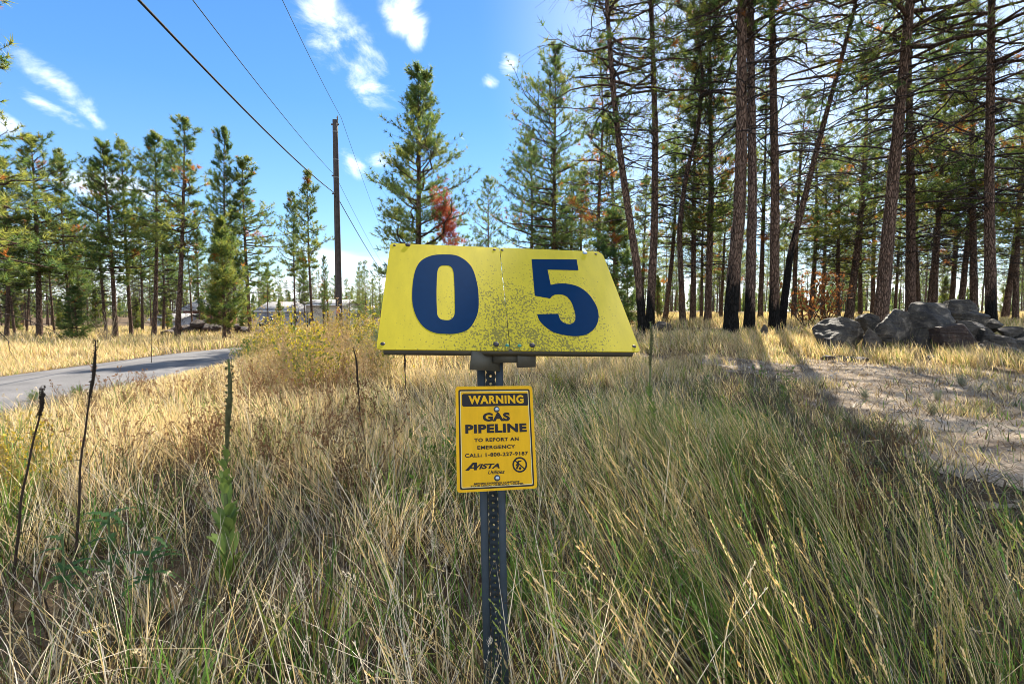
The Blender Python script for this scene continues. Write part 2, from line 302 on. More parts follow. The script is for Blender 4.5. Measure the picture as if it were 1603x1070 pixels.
# ------------------------------------------------------------------ terrain
LY = ([-40, 3, 8, 16, 30, 60, 80, 110, 300, 3000], [0, 0, .12, .15, 0, -.6, -.9, -.8, .3, 3.0])
RY = ([-40, 3, 8, 13, 18, 30, 60, 100, 300, 3000], [0, 0, .20, .45, .92, 1.0, 1.3, 1.45, 1.6, 3.0])
ROAD = [(-8.6, -14), (-8.9, -2), (-9.1, 6), (-9.25, 11), (-9.4, 16), (-8.9, 22), (-7.2, 29), (-3.5, 38), (3, 50)]
def road_x(y): return np.interp(y, [p[1] for p in ROAD], [p[0] for p in ROAD])
def H(x, y):
    x = np.asarray(x, float); y = np.asarray(y, float)
    a = np.interp(y, *LY); b = np.interp(y, *RY); k = 1+np.clip(y, 0, 400)/14
    t = sstep(-3.6, 5.5, x/k*1.6)
    z = a*(1-t)+b*t
    z = z+0.34*np.exp(-(((x+3.6)/2.3)**2+((y-11.5)/3.2)**2))
    rd = sstep(2.2, 4.5, np.abs(x-road_x(y)))
    nz = (vn(x, y, 3.1, 1)-.5)*.16+(vn(x, y, 1.2, 2)-.5)*.07
    far = sstep(25, 80, y); nz = nz+far*(vn(x, y, 30, 3)-.5)*.8
    return z+nz*rd
def grid_mesh(xs, ys, name, keep=None, dz=0.0, mat=None):
    X, Y = np.meshgrid(xs, ys); Z = H(X, Y)+dz
    V = np.stack([X, Y, Z], -1).reshape(-1, 3); nx = len(xs); ny = len(ys)
    i = np.arange(nx-1); j = np.arange(ny-1)[:, None]; q = np.stack([j*nx+i, j*nx+i+1, (j+1)*nx+i+1, (j+1)*nx+i], -1).reshape(-1, 4)
    if keep is not None:
        cx = V[q][:, :, 0].mean(1); cy = V[q][:, :, 1].mean(1); q = q[keep(cx, cy)]
        used = np.unique(q); mp = -np.ones(len(V), int); mp[used] = np.arange(len(used)); V = V[used]; q = mp[q]
    me = mesh_np(name, V, q, smooth=True); return link(name, me, mat)
def graded(a, b, fine, lo, hi, growth=1.09, far=2600):
    xs = list(np.arange(lo, hi+1e-6, fine)); s = fine
    up = [hi]
    while up[-1] < far: s *= growth; up.append(up[-1]+s)
    s = fine; dn = [lo]
    while dn[-1] > -far: s *= growth; dn.append(dn[-1]-s)
    return np.array(dn[::-1][:-1]+xs+up[1:])
gx = graded(0, 0, .2, -14, 14); gy = graded(0, 0, .2, -1, 26)
g = grid_mesh(gx, gy, 'ground', mat=M['ground']); tag(g, 'uneven meadow and forest floor of brown soil and dry litter', None, None, 'structure')
# road
def ribbon(name, pts, half, dz, mat, thick=.05):
    p = np.array(pts, float); t = np.concatenate([[0], np.cumsum(np.linalg.norm(np.diff(p, axis=0), axis=1))])
    s = np.arange(0, t[-1], .3); X = np.interp(s, t, p[:, 0]); Y = np.interp(s, t, p[:, 1])
    for _ in range(30): X[1:-1] = (X[:-2]+X[1:-1]*2+X[2:])/4; Y[1:-1] = (Y[:-2]+Y[1:-1]*2+Y[2:])/4
    T = np.stack([np.gradient(X), np.gradient(Y)], 1); T /= np.linalg.norm(T, axis=1, keepdims=True); Nn = np.stack([T[:, 1], -T[:, 0]], 1)
    off = np.linspace(-half, half, 13); V = []
    wob = (vn(s, s*0, 1.5, 5)-.5)*.18
    for k, o in enumerate(off):
        oo = o+(wob*np.sign(o) if k in (0, 12) else 0); x = X+Nn[:, 0]*oo; y = Y+Nn[:, 1]*oo
        V.append(np.stack([x, y, H(x, y)+dz+.04*(1-(o/half)**2)-(thick if k in (0, 12) else 0)], 1))
    V = np.stack(V, 1); n = len(s); i = np.arange(12); j = np.arange(n-1)[:, None]
    q = np.stack([j*13+i, j*13+i+1, (j+1)*13+i+1, (j+1)*13+i], -1).reshape(-1, 4)
    return link(name, mesh_np(name, V.reshape(-1, 3), q, smooth=True), mat)
tag(ribbon('road', ROAD, 1.95, .035, M['asphalt']), 'narrow grey asphalt road curving past the meadow', None, None, 'structure')
def on_road(x, y, pad=0.0): return np.abs(x-road_x(y)) < 1.95+pad
def track(x, y):
    xl = np.interp(y, [0, 3.7, 5.4, 7.9, 10.9, 12.3, 14], [3.5, 3.9, 4.3, 4.7, 4.6, 3.4, 3.2])
    yu = np.interp(x, [3, 6, 8.4, 10, 16, 30], [13.6, 12.6, 11.3, 9.9, 7.4, 4])
    n = (vn(x, y, .9, 8)-.5)*1.0+(vn(x, y, .3, 9)-.5)*.4
    return np.minimum(x-xl, (yu-y)*.8)+n
tag(grid_mesh(np.arange(2.5, 24, .07), np.arange(-3, 14.6, .07), 'dirt_track', keep=lambda x, y: track(x, y) > 0, dz=.012, mat=M['dirt']), 'pale sandy dirt track beside the rock pile', None, None, 'structure')

# ------------------------------------------------------------------ pines
RNG = np.random.default_rng(11)
def rot_frames(ax, rng):
    ax = ax/(np.linalg.norm(ax, axis=1, keepdims=True)+1e-9)
    a = rng.normal(size=ax.shape); n = a-(a*ax).sum(1, keepdims=True)*ax; n /= np.linalg.norm(n, axis=1, keepdims=True)+1e-9
    return np.stack([n, np.cross(ax, n), ax], -1)
def tuft_template(rng, n, wd):
    th = R(18)+rng.random(n)**.8*R(75); ph = rng.random(n)*2*np.pi
    d = np.stack([np.sin(th)*np.cos(ph), np.sin(th)*np.sin(ph), np.cos(th)], 1); Ls = .75+.4*rng.random(n)
    o = np.stack([0*th, 0*th, -rng.random(n)*.55], 1)
    side = np.cross(d, rng.normal(size=(n, 3))); side /= np.linalg.norm(side, axis=1, keepdims=True)
    return np.stack([o-side*wd/2, o+side*wd/2, o+d*Ls[:, None]+np.array([0, 0, .05])], 1)
def tufts(mb, P, A, S, col, rng, n=16, wd=.09):
    if len(P) == 0: return
    tps = [tuft_template(rng, n, wd) for _ in range(5)]
    F_ = rot_frames(A, rng); k = rng.integers(0, 5, len(P)); tp = np.stack(tps)[k]
    V = np.einsum('mij,mntj->mnti', F_, tp)*S[:, None, None, None]+P[:, None, None, :]
    V = V.reshape(-1, 3); c = np.repeat(col, n*3, 0)*(.75+.5*np.repeat(rng.random(len(P)*n), 3))[:, None]
    mb.add(V, T=np.arange(len(V)).reshape(-1, 3), col=c)
GREENS = np.array([[.058, .108, .040], [.088, .145, .044], [.14, .185, .05], [.22, .24, .055], [.04, .07, .03]])
def pine(seed, Ht, r0, cb=.35, Rc=1.4, nb=90, shape='cone', path=None, dead=(0.15, .35, 20), tuft=.22, tn=17, sub=8, e_top=50, e_bot=-5, curve=.15,
         rust=.03, char=0.0, bark=(.155, .102, .074), dens=1.0, asym=.3, droop_dead=-.35, sides=12, yel=.45, wd=.105, rsides=None, ringstep=.35, gap=0):
    rng = np.random.default_rng(seed)
    nz = max(12, int(Ht/ringstep)); z = np.linspace(-.15, Ht, nz)
    if path is None:
        b1 = rng.normal(size=2)*.012*Ht; px = b1[0]*np.sin(z/Ht*3)+rng.normal()*.01*z; py = b1[1]*np.sin(z/Ht*2.5)+rng.normal()*.01*z
    else:
        pz = np.array([p[2] for p in path]); px = np.interp(z, pz, [p[0] for p in path]); py = np.interp(z, pz, [p[1] for p in path])
        for _ in range(4):
            px[1:-1] = (px[:-2]+2*px[1:-1]+px[2:])/4; py[1:-1] = (py[:-2]+2*py[1:-1]+py[2:])/4
    rad = r0*np.clip(1-z/Ht, 0.02, 1)**.72+r0*.35*np.exp(-np.clip(z, 0, 9)/(.35))
    wood = MB(); c = np.tile(np.array(bark), (nz, 1))*(1+.25*(z/Ht))[:, None]
    if char > 0:
        k = sstep(char*1.3, char*.7, z+rng.normal(size=nz)*.12)[:, None]; c = c*(1-k)+np.array([.012, .012, .012])*k
    P = np.stack([px, py, z], 1)[None]
    wood.tubes(P, rad[None], sides, col=c[None])
    if char > 0:
        AA_, ZZ_ = np.meshgrid(np.arange(sides), z); sd_ = (vn(AA_*1.0, ZZ_*1.2, 2.2, seed)-.5)*2.2+(vn(AA_*1.0, ZZ_*4, 1.3, seed+3)-.5)*1.0
        kk = sstep(char*1.15, char*.85, ZZ_*1.0+sd_*char*.55)[..., None]; base_ = np.array(bark)*(1+.25*(z/Ht))[:, None, None]
        wood.C[0] = (base_*(1-kk)*np.ones((nz, sides, 3))+np.array([.014, .013, .012])*kk).reshape(-1, 3)
    Vt = wood.V[0].reshape(nz, sides, 3); cen = P[0][:, None, :]; nzv = 1+(rng.random((nz, sides, 1))-.5)*.16+(rng.random((1, sides, 1))-.5)*.14
    wood.V[0] = (cen+(Vt-cen)*nzv).reshape(-1, 3)
    tx = lambda h: np.stack([np.interp(h, z, px), np.interp(h, z, py), h], -1)
    # live branches
    hb = cb+(1-cb)*((np.arange(nb)+rng.random(nb)*3.0)/(nb+2))**(1.2); hb = np.clip(hb, 0, .985); h = hb*Ht; s = (hb-cb)/(1-cb)
    az = (np.arange(nb)*2.39996+rng.random(nb)*1.2); aph = rng.random()*6.28
    if shape == 'cone': prof = (1-s)**.62*np.clip(.6+s*3, 0, 1)+.04
    elif shape == 'round': prof = np.sqrt(np.clip(1-(s*2-.75)**2/1.6, 0.02, 1))*np.clip((1.03-s)*2.2, 0.05, 1)
    else: prof = np.clip((1-s)**.55, .08, 1)*np.clip(.7+s*2, 0, 1)
    Lb = Rc*prof*(.40+.75*rng.random(nb))*(1+asym*np.cos(az-aph))
    if gap: Lb = Lb*(vn(h, az*0, Ht*.07, seed)*.9+.5)
    el = R(e_bot)+(R(e_top)-R(e_bot))*s**1.2+rng.normal(size=nb)*.13
    K = 7; t = np.linspace(0, 1, K)[None, :]
    def branch_pts(h, az, Lb, el, curve, wig):
        n = len(h); cv = curve if np.ndim(curve) else np.full(n, curve)
        r = Lb[:, None]*t*np.cos(el)[:, None]; zz = Lb[:, None]*(t*np.sin(el)[:, None]+cv[:, None]*t**2)
        azt = az[:, None]+(rng.normal(size=(n, 1))*wig*t)+np.cumsum(rng.normal(size=(n, K))*wig*.25, 1)
        b0 = tx(h)[:, None, :]
        return np.stack([b0[..., 0]+r*np.cos(azt), b0[..., 1]+r*np.sin(azt), b0[..., 2]+zz+np.cumsum(rng.normal(size=(n, K)), 1)*Lb[:, None]*.018*t], -1)
    B = branch_pts(h, az, Lb, el, curve+rng.normal(size=nb)*.10, .45)
    br = np.clip(.010+.016*Lb, .008, r0*.45)[:, None]*(1-t*.8)
    bc = np.array(bark)*.8
    wood.tubes(B, br, 4, col=np.tile(bc, (nb, 1)))
    # twigs
    nt_ = sub; ts = np.linspace(.28, .98, nt_)[None, :]+rng.normal(size=(nb, nt_))*.03; ts = np.clip(ts, .15, .99)
    idx = ts*(K-1); i0 = np.clip(np.floor(idx).astype(int), 0, K-2); f = (idx-i0)[..., None]; bi = np.arange(nb)[:, None]
    S0 = B[bi, i0]*(1-f)+B[bi, i0+1]*f; T0 = B[bi, i0+1]-B[bi, i0]; T0 /= np.linalg.norm(T0, axis=2, keepdims=True)+1e-9
    sgn = np.where((np.arange(nt_) % 2) == 0, 1, -1)[None, :]; ang = sgn*(R(35)+rng.random((nb, nt_))*R(35))
    ca, sa = np.cos(ang), np.sin(ang)
    Dt = np.stack([T0[..., 0]*ca-T0[..., 1]*sa, T0[..., 0]*sa+T0[..., 1]*ca, T0[..., 2]*.5+.25+rng.normal(size=(nb, nt_))*.25], -1); Dt /= np.linalg.norm(Dt, axis=2, keepdims=True)
    Lt = (Lb[:, None]*(.22+.36*(1-ts))+.10)*(.6+.7*rng.random((nb, nt_)))
    u = np.array([0, .35, .7, 1.0])[None, None, :, None]
    TP = S0[:, :, None, :]+Dt[:, :, None, :]*Lt[..., None, None]*u+np.array([0, 0, 1.])*(u**2)*(Lt*.22)[..., None, None]
    TPf = TP.reshape(-1, 4, 3)
    wood.tubes(TPf, np.tile(np.array([[.006, .005, .004, .003]])*1.2, (len(TPf), 1)), 3, col=np.tile(bc*.9, (len(TPf), 1)))
    nd = MB(); PP = []; AA = []
    for uu in (1.0, .72, .45):
        k0 = 2 if uu > .7 else 1; q = TP[:, :, k0]*(1-(uu*3-np.floor(uu*3-1e-6)))+TP[:, :, min(k0+1, 3)]*(uu*3-np.floor(uu*3-1e-6)) if uu < 1 else TP[:, :, 3]
        PP.append(q.reshape(-1, 3)); AA.append((TP[:, :, 3]-TP[:, :, 2]).reshape(-1, 3))
    PP.append(B[:, -1]); AA.append(B[:, -1]-B[:, -2])
    # leader
    lead = tx(np.linspace(Ht*.93, Ht*1.0, 6)); PP.append(lead+rng.normal(size=(6, 3))*.04); AA.append(np.tile([[0, 0, 1.]], (6, 1)))
    brid = np.concatenate([np.repeat(np.arange(nb), nt_)]*3+[np.arange(nb), np.full(6, nb-1)])
    PP = np.concatenate(PP); AA = np.concatenate(AA)
    keep = rng.random(len(PP)) < dens*(.35+1.1*vn(brid*3.7, brid*1.3, 1.0, seed))*np.clip(.45+.8*Lb[brid]/Rc, 0, 1); PP = PP[keep]; AA = AA[keep]; brid = brid[keep]
    brt = rng.random(nb); base = GREENS[rng.choice(5, len(PP), p=[.3, .3, .25*(.6+yel), .0+.15*yel*2, 1-.6-.25*(.6+yel)-.15*yel*2])] if False else GREENS[np.clip((brt[brid]*2.2+rng.random(len(PP))*(1.0+2.2*yel)).astype(int), 0, 3)]
    rs = (brt[brid] > 1-rust*.6) & (rng.random(len(PP)) < .8) | (rng.random(len(PP)) < rust*.3); base = base.copy(); base[rs] = np.array([.33, .13, .035])*(.7+.6*rng.random((rs.sum(), 1)))
    sz = tuft*(.75+.5*rng.random(len(PP)))
    tufts(nd, PP, AA+np.array([0, 0, .02]), sz, base, rng, tn, wd)
    # dead branches below the crown
    d0, d1, nd_ = dead
    if nd_:
        hd = (d0+(d1-d0)*rng.random(nd_))*Ht; azd = rng.random(nd_)*6.283; Ld = Rc*(.35+.75*rng.random(nd_))*.9
        BD = branch_pts(hd, azd, Ld, R(12)+rng.normal(size=nd_)*.25, droop_dead+rng.normal(size=nd_)*.15, .5)
        wood.tubes(BD, np.clip(.008+.008*Ld, .006, .04)[:, None]*(1-t*.8), 4, col=np.tile([.075, .06, .055], (nd_, 1)))
        m_ = 7; ts = .2+.78*rng.random((nd_, m_)); idx = ts*(K-1); i0 = np.clip(np.floor(idx).astype(int), 0, K-2); f = (idx-i0)[..., None]; bi = np.arange(nd_)[:, None]
        S0 = BD[bi, i0]*(1-f)+BD[bi, i0+1]*f; T0 = BD[bi, i0+1]-BD[bi, i0]; T0 /= np.linalg.norm(T0, axis=2, keepdims=True)+1e-9
        Dt = T0+rng.normal(size=T0.shape)*.6+np.array([0, 0, -.15]); Dt /= np.linalg.norm(Dt, axis=2, keepdims=True); Lt = Ld[:, None]*(.15+.35*rng.random((nd_, m_)))
        TP = S0[:, :, None, :]+Dt[:, :, None, :]*Lt[..., None, None]*u+np.array([0, 0, -1.])*(u**2)*(Lt*.25)[..., None, None]
        TPf = TP.reshape(-1, 4, 3); wood.tubes(TPf, np.tile(np.array([[.007, .005, .004, .003]]), (len(TPf), 1)), 3, col=np.tile([.075, .06, .055], (len(TPf), 1)))
    return wood.mesh('trunk', True), nd.mesh('crown')
def place_tree(meshes, loc, rz=0, scale=1.0, name='pine_tree', sx=None, tilt=(0, 0)):
    o = empty(name, loc, rz); o.scale = (sx or scale, sx or scale, scale); o.rotation_euler = (tilt[0], tilt[1], rz)
    link('trunk', meshes[0], M['bark'], o); link('crown', meshes[1], M['needle'], o)
    return o
TREES = []   # (object, px, D, kind) that still need a label

# hero pines on the right: path as picture points at one distance, trunk width in picture points
def hero(seed, pts, D, wpx, Ht, label, **k):
    P = [at(x, y, D) for x, y in pts]; bx = P[0].x; by = D; z0 = float(H(bx, by)); base = Vector((bx, by, z0))
    dx = lambda a, b: (b.x-a.x)/(b.z-a.z)
    loc = [(0, 0, -0.2)]+[(p.x-bx, rnd_y(seed, p.z-z0), p.z-z0) for p in P if p.z-z0 > .3]
    sl = dx(P[-2], P[-1]); last = loc[-1]; top = Ht
    loc.append((last[0]+sl*(top-last[2])*.7, last[1]*1.1, top))
    ms = pine(seed, Ht, wpx*.41*D/F, path=loc, ringstep=.22, sides=16, **k)
    o = place_tree(ms, base); tag(o, label, 'pine tree', 'tall pines at the near edge of the right-hand forest'); return o
def rnd_y(seed, z): return math.sin(z*.21+seed)*.12*min(z/4, 1)
SP = dict(shape='tall', e_top=48, e_bot=-12, curve=.02, asym=.25)
hero(101, [(1008, 515), (1000, 430), (985, 330), (972, 240), (960, 130), (950, 0)], 17, 15, 17.5, 'slim pine with bare curling branches, bowing left just right of the yellow panel', cb=0.38, Rc=2.88, nb=64, dens=0.30, dead=(.22, .75, 89), sub=12, char=1.6, gap=1, **SP)
hero(102, [(1018, 500), (1026, 350), (1026, 200), (1018, 0)], 19, 15, 19, 'straight slim pine standing behind the bowing one, right of the yellow panel', cb=0.45, Rc=2.50, sub=12, nb=51, dens=0.35, dead=(.2, .75, 96), char=1.2, **SP)
hero(103, [(1070, 500), (1063, 360), (1072, 280), (1092, 200), (1099, 120), (1088, 40), (1084, 0)], 21, 11, 18, 'thin pine whose trunk bends in an S, left of the charred one', cb=0.49, Rc=2.38, sub=12, nb=47, dens=0.45, dead=(.3, .7, 64), rust=.12, **SP)
hero(104, [(1143, 520), (1146, 450), (1155, 330), (1158, 200), (1160, 0)], 16, 25, 21, 'thick pine with its lower trunk charred black, leftmost of the stout trio', cb=0.47, Rc=4.00, sub=12, nb=60, dens=0.54, dead=(.3, .7, 51), char=2.6, **SP)
hero(105, [(1173, 520), (1176, 300), (1176, 0)], 17, 19, 22, 'straight rough barked pine in the middle of the stout trio', cb=0.49, Rc=3.50, sub=12, nb=56, dens=0.54, dead=(.3, .7, 44), char=1.1, bark=(.16, .11, .085), **SP)
hero(106, [(1212, 510), (1214, 300), (1211, 0)], 17.5, 18, 21, 'upright pine beside the foot of the slanting one, rightmost of the stout trio', cb=0.45, Rc=3.75, sub=12, nb=60, dens=0.47, dead=(.22, .7, 76), char=1.5, **SP)
hero(107, [(1222, 505), (1238, 400), (1262, 310), (1290, 200), (1320, 90), (1342, 0)], 18.5, 13, 17, 'pine slanting steeply to the right with burnt lower bark', cb=0.49, Rc=2.75, sub=12, nb=47, dens=0.31, dead=(.25, .75, 70), char=3.0, **SP)
hero(108, [(1378, 520), (1384, 460), (1400, 300), (1412, 150), (1424, 0)], 16.5, 25, 20, 'thick dark pine rising behind the left of the rock pile, tilting right', cb=0.43, Rc=4.25, sub=12, nb=69, dens=0.54, dead=(.3, .75, 89), rust=.08, **SP)
hero(109, [(1552, 505), (1548, 300), (1547, 0)], 17, 18, 20, 'big pine with rusty tufts near the right picture edge', cb=0.38, Rc=3.75, sub=12, nb=82, dens=0.66, dead=(.2, .5, 64), rust=.15, char=1.0, **SP)
hero(110, [(1426, 500), (1422, 300), (1420, 0)], 21, 17, 17, 'pine directly behind the thick tilting one above the rocks', cb=0.31, Rc=3.00, sub=12, nb=73, dens=0.57, dead=(.15, .5, 76), rust=.1, **SP)
hero(111, [(1108, 500), (1112, 300), (1112, 60)], 22, 13, 15.5, 'bushy pine with an orange-flecked crown, left of the charred trunk', cb=0.26, Rc=2.38, sub=12, nb=95, dens=0.80, dead=(.1, .35, 38), rust=.14, shape='cone')
hero(112, [(940, 500), (936, 350), (945, 180), (942, 120)], 24, 9, 13.5, 'slim reddish pine rising over the right end of the yellow panel', cb=0.31, Rc=2.00, sub=12, nb=60, dens=0.47, dead=(.15, .6, 57), rust=.15, bark=(.17, .095, .06), shape='cone', curve=.0)
hero(113, [(1526, 500), (1526, 300), (1525, 230)], 22, 13, 14, 'dark straight pine just left of the big rusty tufted one', cb=0.36, Rc=2.38, sub=12, nb=69, dens=0.63, dead=(.15, .5, 44), **SP)
hero(114, [(1462, 495), (1470, 380), (1477, 250)], 23, 10, 14, 'slim pine leaning slightly right behind the highest boulder', cb=0.36, Rc=2.00, sub=12, nb=60, dens=0.54, dead=(.15, .5, 57), **SP)

# prototypes
def proto(seed, **k): return pine(seed, **k)
PF = [proto(201, Ht=12.5, r0=.14, cb=.30, Rc=2.25, nb=99, dens=1.0, yel=.35, gap=1, e_bot=-8, dead=(.12, .32, 25)),
      proto(202, Ht=12.5, r0=.13, cb=.38, Rc=1.94, nb=90, dens=.95, yel=.15, gap=1, dead=(.15, .38, 25)),
      proto(203, Ht=12.5, r0=.15, cb=.33, Rc=2.56, nb=95, dens=.85, yel=.5, gap=1, asym=.4, dead=(.12, .35, 25)),
      proto(204, Ht=12.5, r0=.12, cb=.28, Rc=1.86, nb=99, dens=.85, yel=.1, dead=(.1, .3, 30)),
      proto(205, Ht=12.5, r0=.14, cb=.45, Rc=2.02, nb=76, dens=.9, yel=.35, gap=1, shape='round', dead=(.2, .45, 30))]
PF += [proto(206, Ht=12.5, r0=.14, cb=.36, Rc=2.2, nb=75, dens=.95, yel=.6, gap=1, asym=.55, dead=(.12, .32, 25), shape='tall'),
       proto(207, Ht=12.5, r0=.13, cb=.30, Rc=1.9, nb=90, dens=1.0, yel=.3, gap=1, asym=.45, e_bot=-15, dead=(.15, .38, 25)),
       proto(208, Ht=12.5, r0=.13, cb=.42, Rc=1.8, nb=70, dens=1.0, yel=.5, gap=1, asym=.4, dead=(.15, .38, 35), rust=.03)]
PR = [proto(211, Ht=12.5, r0=0.139, cb=0.30, Rc=2.02, nb=74, dens=0.52, shape='tall', dead=(.15, .55, 45), rust=.06, yel=0.68),
      proto(212, Ht=12.5, r0=0.131, cb=0.34, Rc=1.78, nb=65, dens=0.55, shape='tall', dead=(.2, .6, 45), yel=0.51),
      proto(213, Ht=12.5, r0=0.123, cb=0.24, Rc=1.78, nb=88, dens=0.55, shape='cone', dead=(.12, .4, 40), rust=.1, yel=0.85),
      proto(214, Ht=12.5, r0=0.123, cb=0.37, Rc=1.90, nb=55, dens=0.48, shape='round', dead=(.25, .65, 51), rust=.1, yel=0.68)]
PL = [proto(221, Ht=14, r0=.13, cb=.35, Rc=2.17, nb=57, dens=.8, tn=9, tuft=.26, sub=6, wd=.12, sides=6, dead=(.15, .4, 15), shape='tall', yel=.5, ringstep=.8),
      proto(222, Ht=14, r0=.12, cb=.45, Rc=2.02, nb=47, dens=.8, tn=9, tuft=.26, sub=6, wd=.12, sides=6, dead=(.15, .45, 20), shape='round', yel=.4, ringstep=.8),
      proto(223, Ht=14, r0=.12, cb=.2, Rc=2.48, nb=66, dens=.9, tn=9, tuft=.26, sub=6, wd=.12, sides=6, dead=(.1, .2, 8), shape='cone', yel=.6, ringstep=.8)]
random.seed(5)
def put(protos, i, px, D, top=None, Ht=None, width=None, tilt=0.0, kind='', label=None, name='pine_tree', lb=12.5):
    x = at(px, 500, D).x; z0 = float(H(x, D)); ph = {id(PF): 12.5, id(PR): 12.5, id(PL): 14}.get(id(protos), lb)
    if top is not None: Ht = at(px, top, D).z-z0
    s = Ht/ph; o = place_tree(protos[i % len(protos)], (x, D, z0), random.random()*6.28, s, name, sx=s*(width or 1.0), tilt=(0, tilt))
    if label: tag(o, label, 'pine tree')
    else: TREES.append((o, px, D, kind))
    return o
# left-hand row
LG = 'tall pines beyond the road on the left'
for (i, px, D, top, wd, tl, lab) in [
    (2, 60, 28, 213, 1.1, -.02, 'broad yellow-green pine near the left picture edge, forked tip'),
    (6, 112, 29, 240, .75, .0, 'slim dark pine with a pointed tip, beside the small spruce'),
    (7, 165, 34, 262, .8, .03, 'lower pine in the gap right of the slim dark one'),
    (0, 180, 29, 226, 1.0, 0, 'left one of two close-set full pines mid row on the left'),
    (5, 205, 30, 220, .8, 0, 'right one of two close-set full pines mid row on the left'),
    (4, 240, 30, 205, 1.0, .02, 'pine with a ragged top, immediately left of the tallest in its row'),
    (5, 276, 27, 181, 1.0, .05, 'tallest pine left of the pole, leaning a little right'),
    (1, 358, 30, 200, .75, 0, 'narrow spire-like pine behind the bushy young one'),
    (6, 392, 31, 252, 1.15, 0, 'blue-green cone-shaped pine left of the pole group'),
    (7, 462, 31, 300, .7, 0, 'left one of the pair of pines beside the utility pole'),
    (7, 490, 30, 268, .85, .0, 'right one of the pair of pines beside the utility pole, taller')]:
    tag(put(PF, i, px, D, top=top, width=wd, tilt=tl, label=lab), group=LG)
for (i, px, D, top, wd, tl) in [(0, 8, 27, 250, 1, .03), (3, 22, 31, 300, .9, 0), (1, 40, 33, 330, .8, .06), (4, 84, 35, 330, .8, 0), (3, 130, 40, 330, .9, 0), (1, 222, 36, 300, .9, 0),
                                (0, 255, 38, 330, 1, 0), (3, 312, 32, 330, .6, 0), (4, 330, 40, 400, 1, 0), (1, 478, 36, 400, .7, 0), (3, 508, 37, 400, .6, 0), (1, 150, 44, 380, .9, 0), (4, 420, 50, 420, .8, 0)]:
    put(PF, i, px, D, top=top, width=wd, tilt=tl, kind='left')
# named singles
young = pine(301, 7, .10, cb=.12, Rc=1.35, nb=90, dens=1.0, tuft=.22, tn=18, yel=.7, rust=.05, shape='cone', dead=(.05, .12, 6), e_bot=10, wd=.1)
tag(place_tree(young, Vector((at(350, 500, 24).x, 24, float(H(at(350, 500, 24).x, 24)))), 1.0, (at(350, 345, 24).z)/7), 'bushy young bright green pine across the road, left of the pole', 'pine tree')
big = pine(302, 14, .22, cb=.12, Rc=3.3, nb=105, dens=1.0, tuft=.23, tn=18, yel=.45, gap=1, rust=.0, shape='cone', dead=(.1, .2, 8), e_bot=0, asym=.2, sub=16)
b0 = at(652, 500, 24); zb = float(H(b0.x, 24)); bo = place_tree(big, (b0.x, 24, zb), 2.2, (at(650, 112, 24).z-zb)/14); tag(bo, 'large full pine rising alone behind the zero of the yellow panel', 'pine tree')
def dead_patch():
    rng = np.random.default_rng(5); P = []; A = []
    for _ in range(420):
        px = 694+rng.normal()*8+rng.random()*8; py = 345+rng.normal()*26; p = at(px+(py-345)*.22, py, 22.6+rng.random()*.7); P.append((p.x, p.y, p.z)); A.append(rng.normal(size=3)+np.array([.5, -.5, -.4]))
    mb = MB(); tufts(mb, np.array(P), np.array(A), np.full(len(P), .2)*(.7+.6*rng.random(len(P))), np.tile([.34, .08, .045], (len(P), 1)), rng, 14, .09)
    V = np.concatenate(mb.V); o = mb.build('dead_foliage', M['needle']); return o
dp = dead_patch(); dp.parent = bo; bpy.context.view_layer.update(); dp.matrix_parent_inverse = bo.matrix_world.inverted(); dp['label'] = 'rusty dead needles low on its right side'
sm = pine(303, 12, .12, cb=.1, Rc=2.6, nb=90, dens=.9, tuft=.2, tn=12, yel=.2, shape='cone', dead=(.05, .1, 5), e_bot=-10)
x = at(766, 500, 46).x; zc = float(H(x, 46)); tag(place_tree(sm, (x, 46, zc), 1, (at(766, 278, 46).z-zc)/12), 'small distant cone-shaped pine standing alone above the middle of the yellow panel', 'pine tree')
c1 = pine(304, 16, .16, cb=.2, Rc=3.1, nb=120, dens=1.0, tuft=.2, tn=15, yel=.2, gap=1, shape='cone', dead=(.1, .3, 20), e_bot=-10, sub=12)
x = at(868, 500, 30).x; zc = float(H(x, 30)); tag(place_tree(c1, (x, 30, zc), 1, (at(870, 72, 30).z-zc)/16), 'tallest dense pine above the five of the yellow panel', 'pine tree')
c2 = pine(305, 13, .14, cb=.15, Rc=2.9, nb=100, dens=.95, tuft=.2, tn=15, yel=.15, gap=1, shape='cone', dead=(.1, .2, 15), e_bot=-12, sub=12)
x = at(826, 500, 33).x; zc = float(H(x, 33)); tag(place_tree(c2, (x, 33, zc), 1, (at(826, 207, 33).z-zc)/13), 'shorter dark pine leaning against the left of the tallest dense one', 'pine tree')
sp = pine(306, 3.4, .06, cb=.04, Rc=1.0, nb=90, dens=1.1, tuft=.13, tn=16, yel=.0, shape='cone', dead=(.02, .04, 2), e_bot=-15, e_top=30, curve=.05)
for (px, D, hh, lab) in [(120, 27, 2.9, 'small dark green spruce between pine trunks beyond the road'), (958, 21, 5.0, 'young blue-green spruce with an orange patch beside the panel\'s right edge')]:
    x = at(px, 500, D).x; o = place_tree(sp, (x, D, float(H(x, D))), px, hh/3.4, 'spruce_tree'); tag(o, lab, 'spruce')
for k, (px, D, hh) in enumerate([(22, 33, 3.2), (95, 36, 2.6), (148, 38, 3.4), (214, 40, 2.8), (262, 41, 3.3), (318, 38, 2.5), (380, 42, 3.0), (436, 45, 2.8), (1030, 34, 3.0), (1215, 36, 3.5), (1335, 38, 3.2), (1475, 36, 3.0), (1575, 33, 2.6)]):
    x = at(px, 500, D).x; o = place_tree(young, (x, D, float(H(x, D))), k*1.3, hh/7, 'pine_sapling'); tag(o, f'bright young pine low between the trunks, {ORD[k]} from left', 'young pine', 'young pines growing low between the trunks')
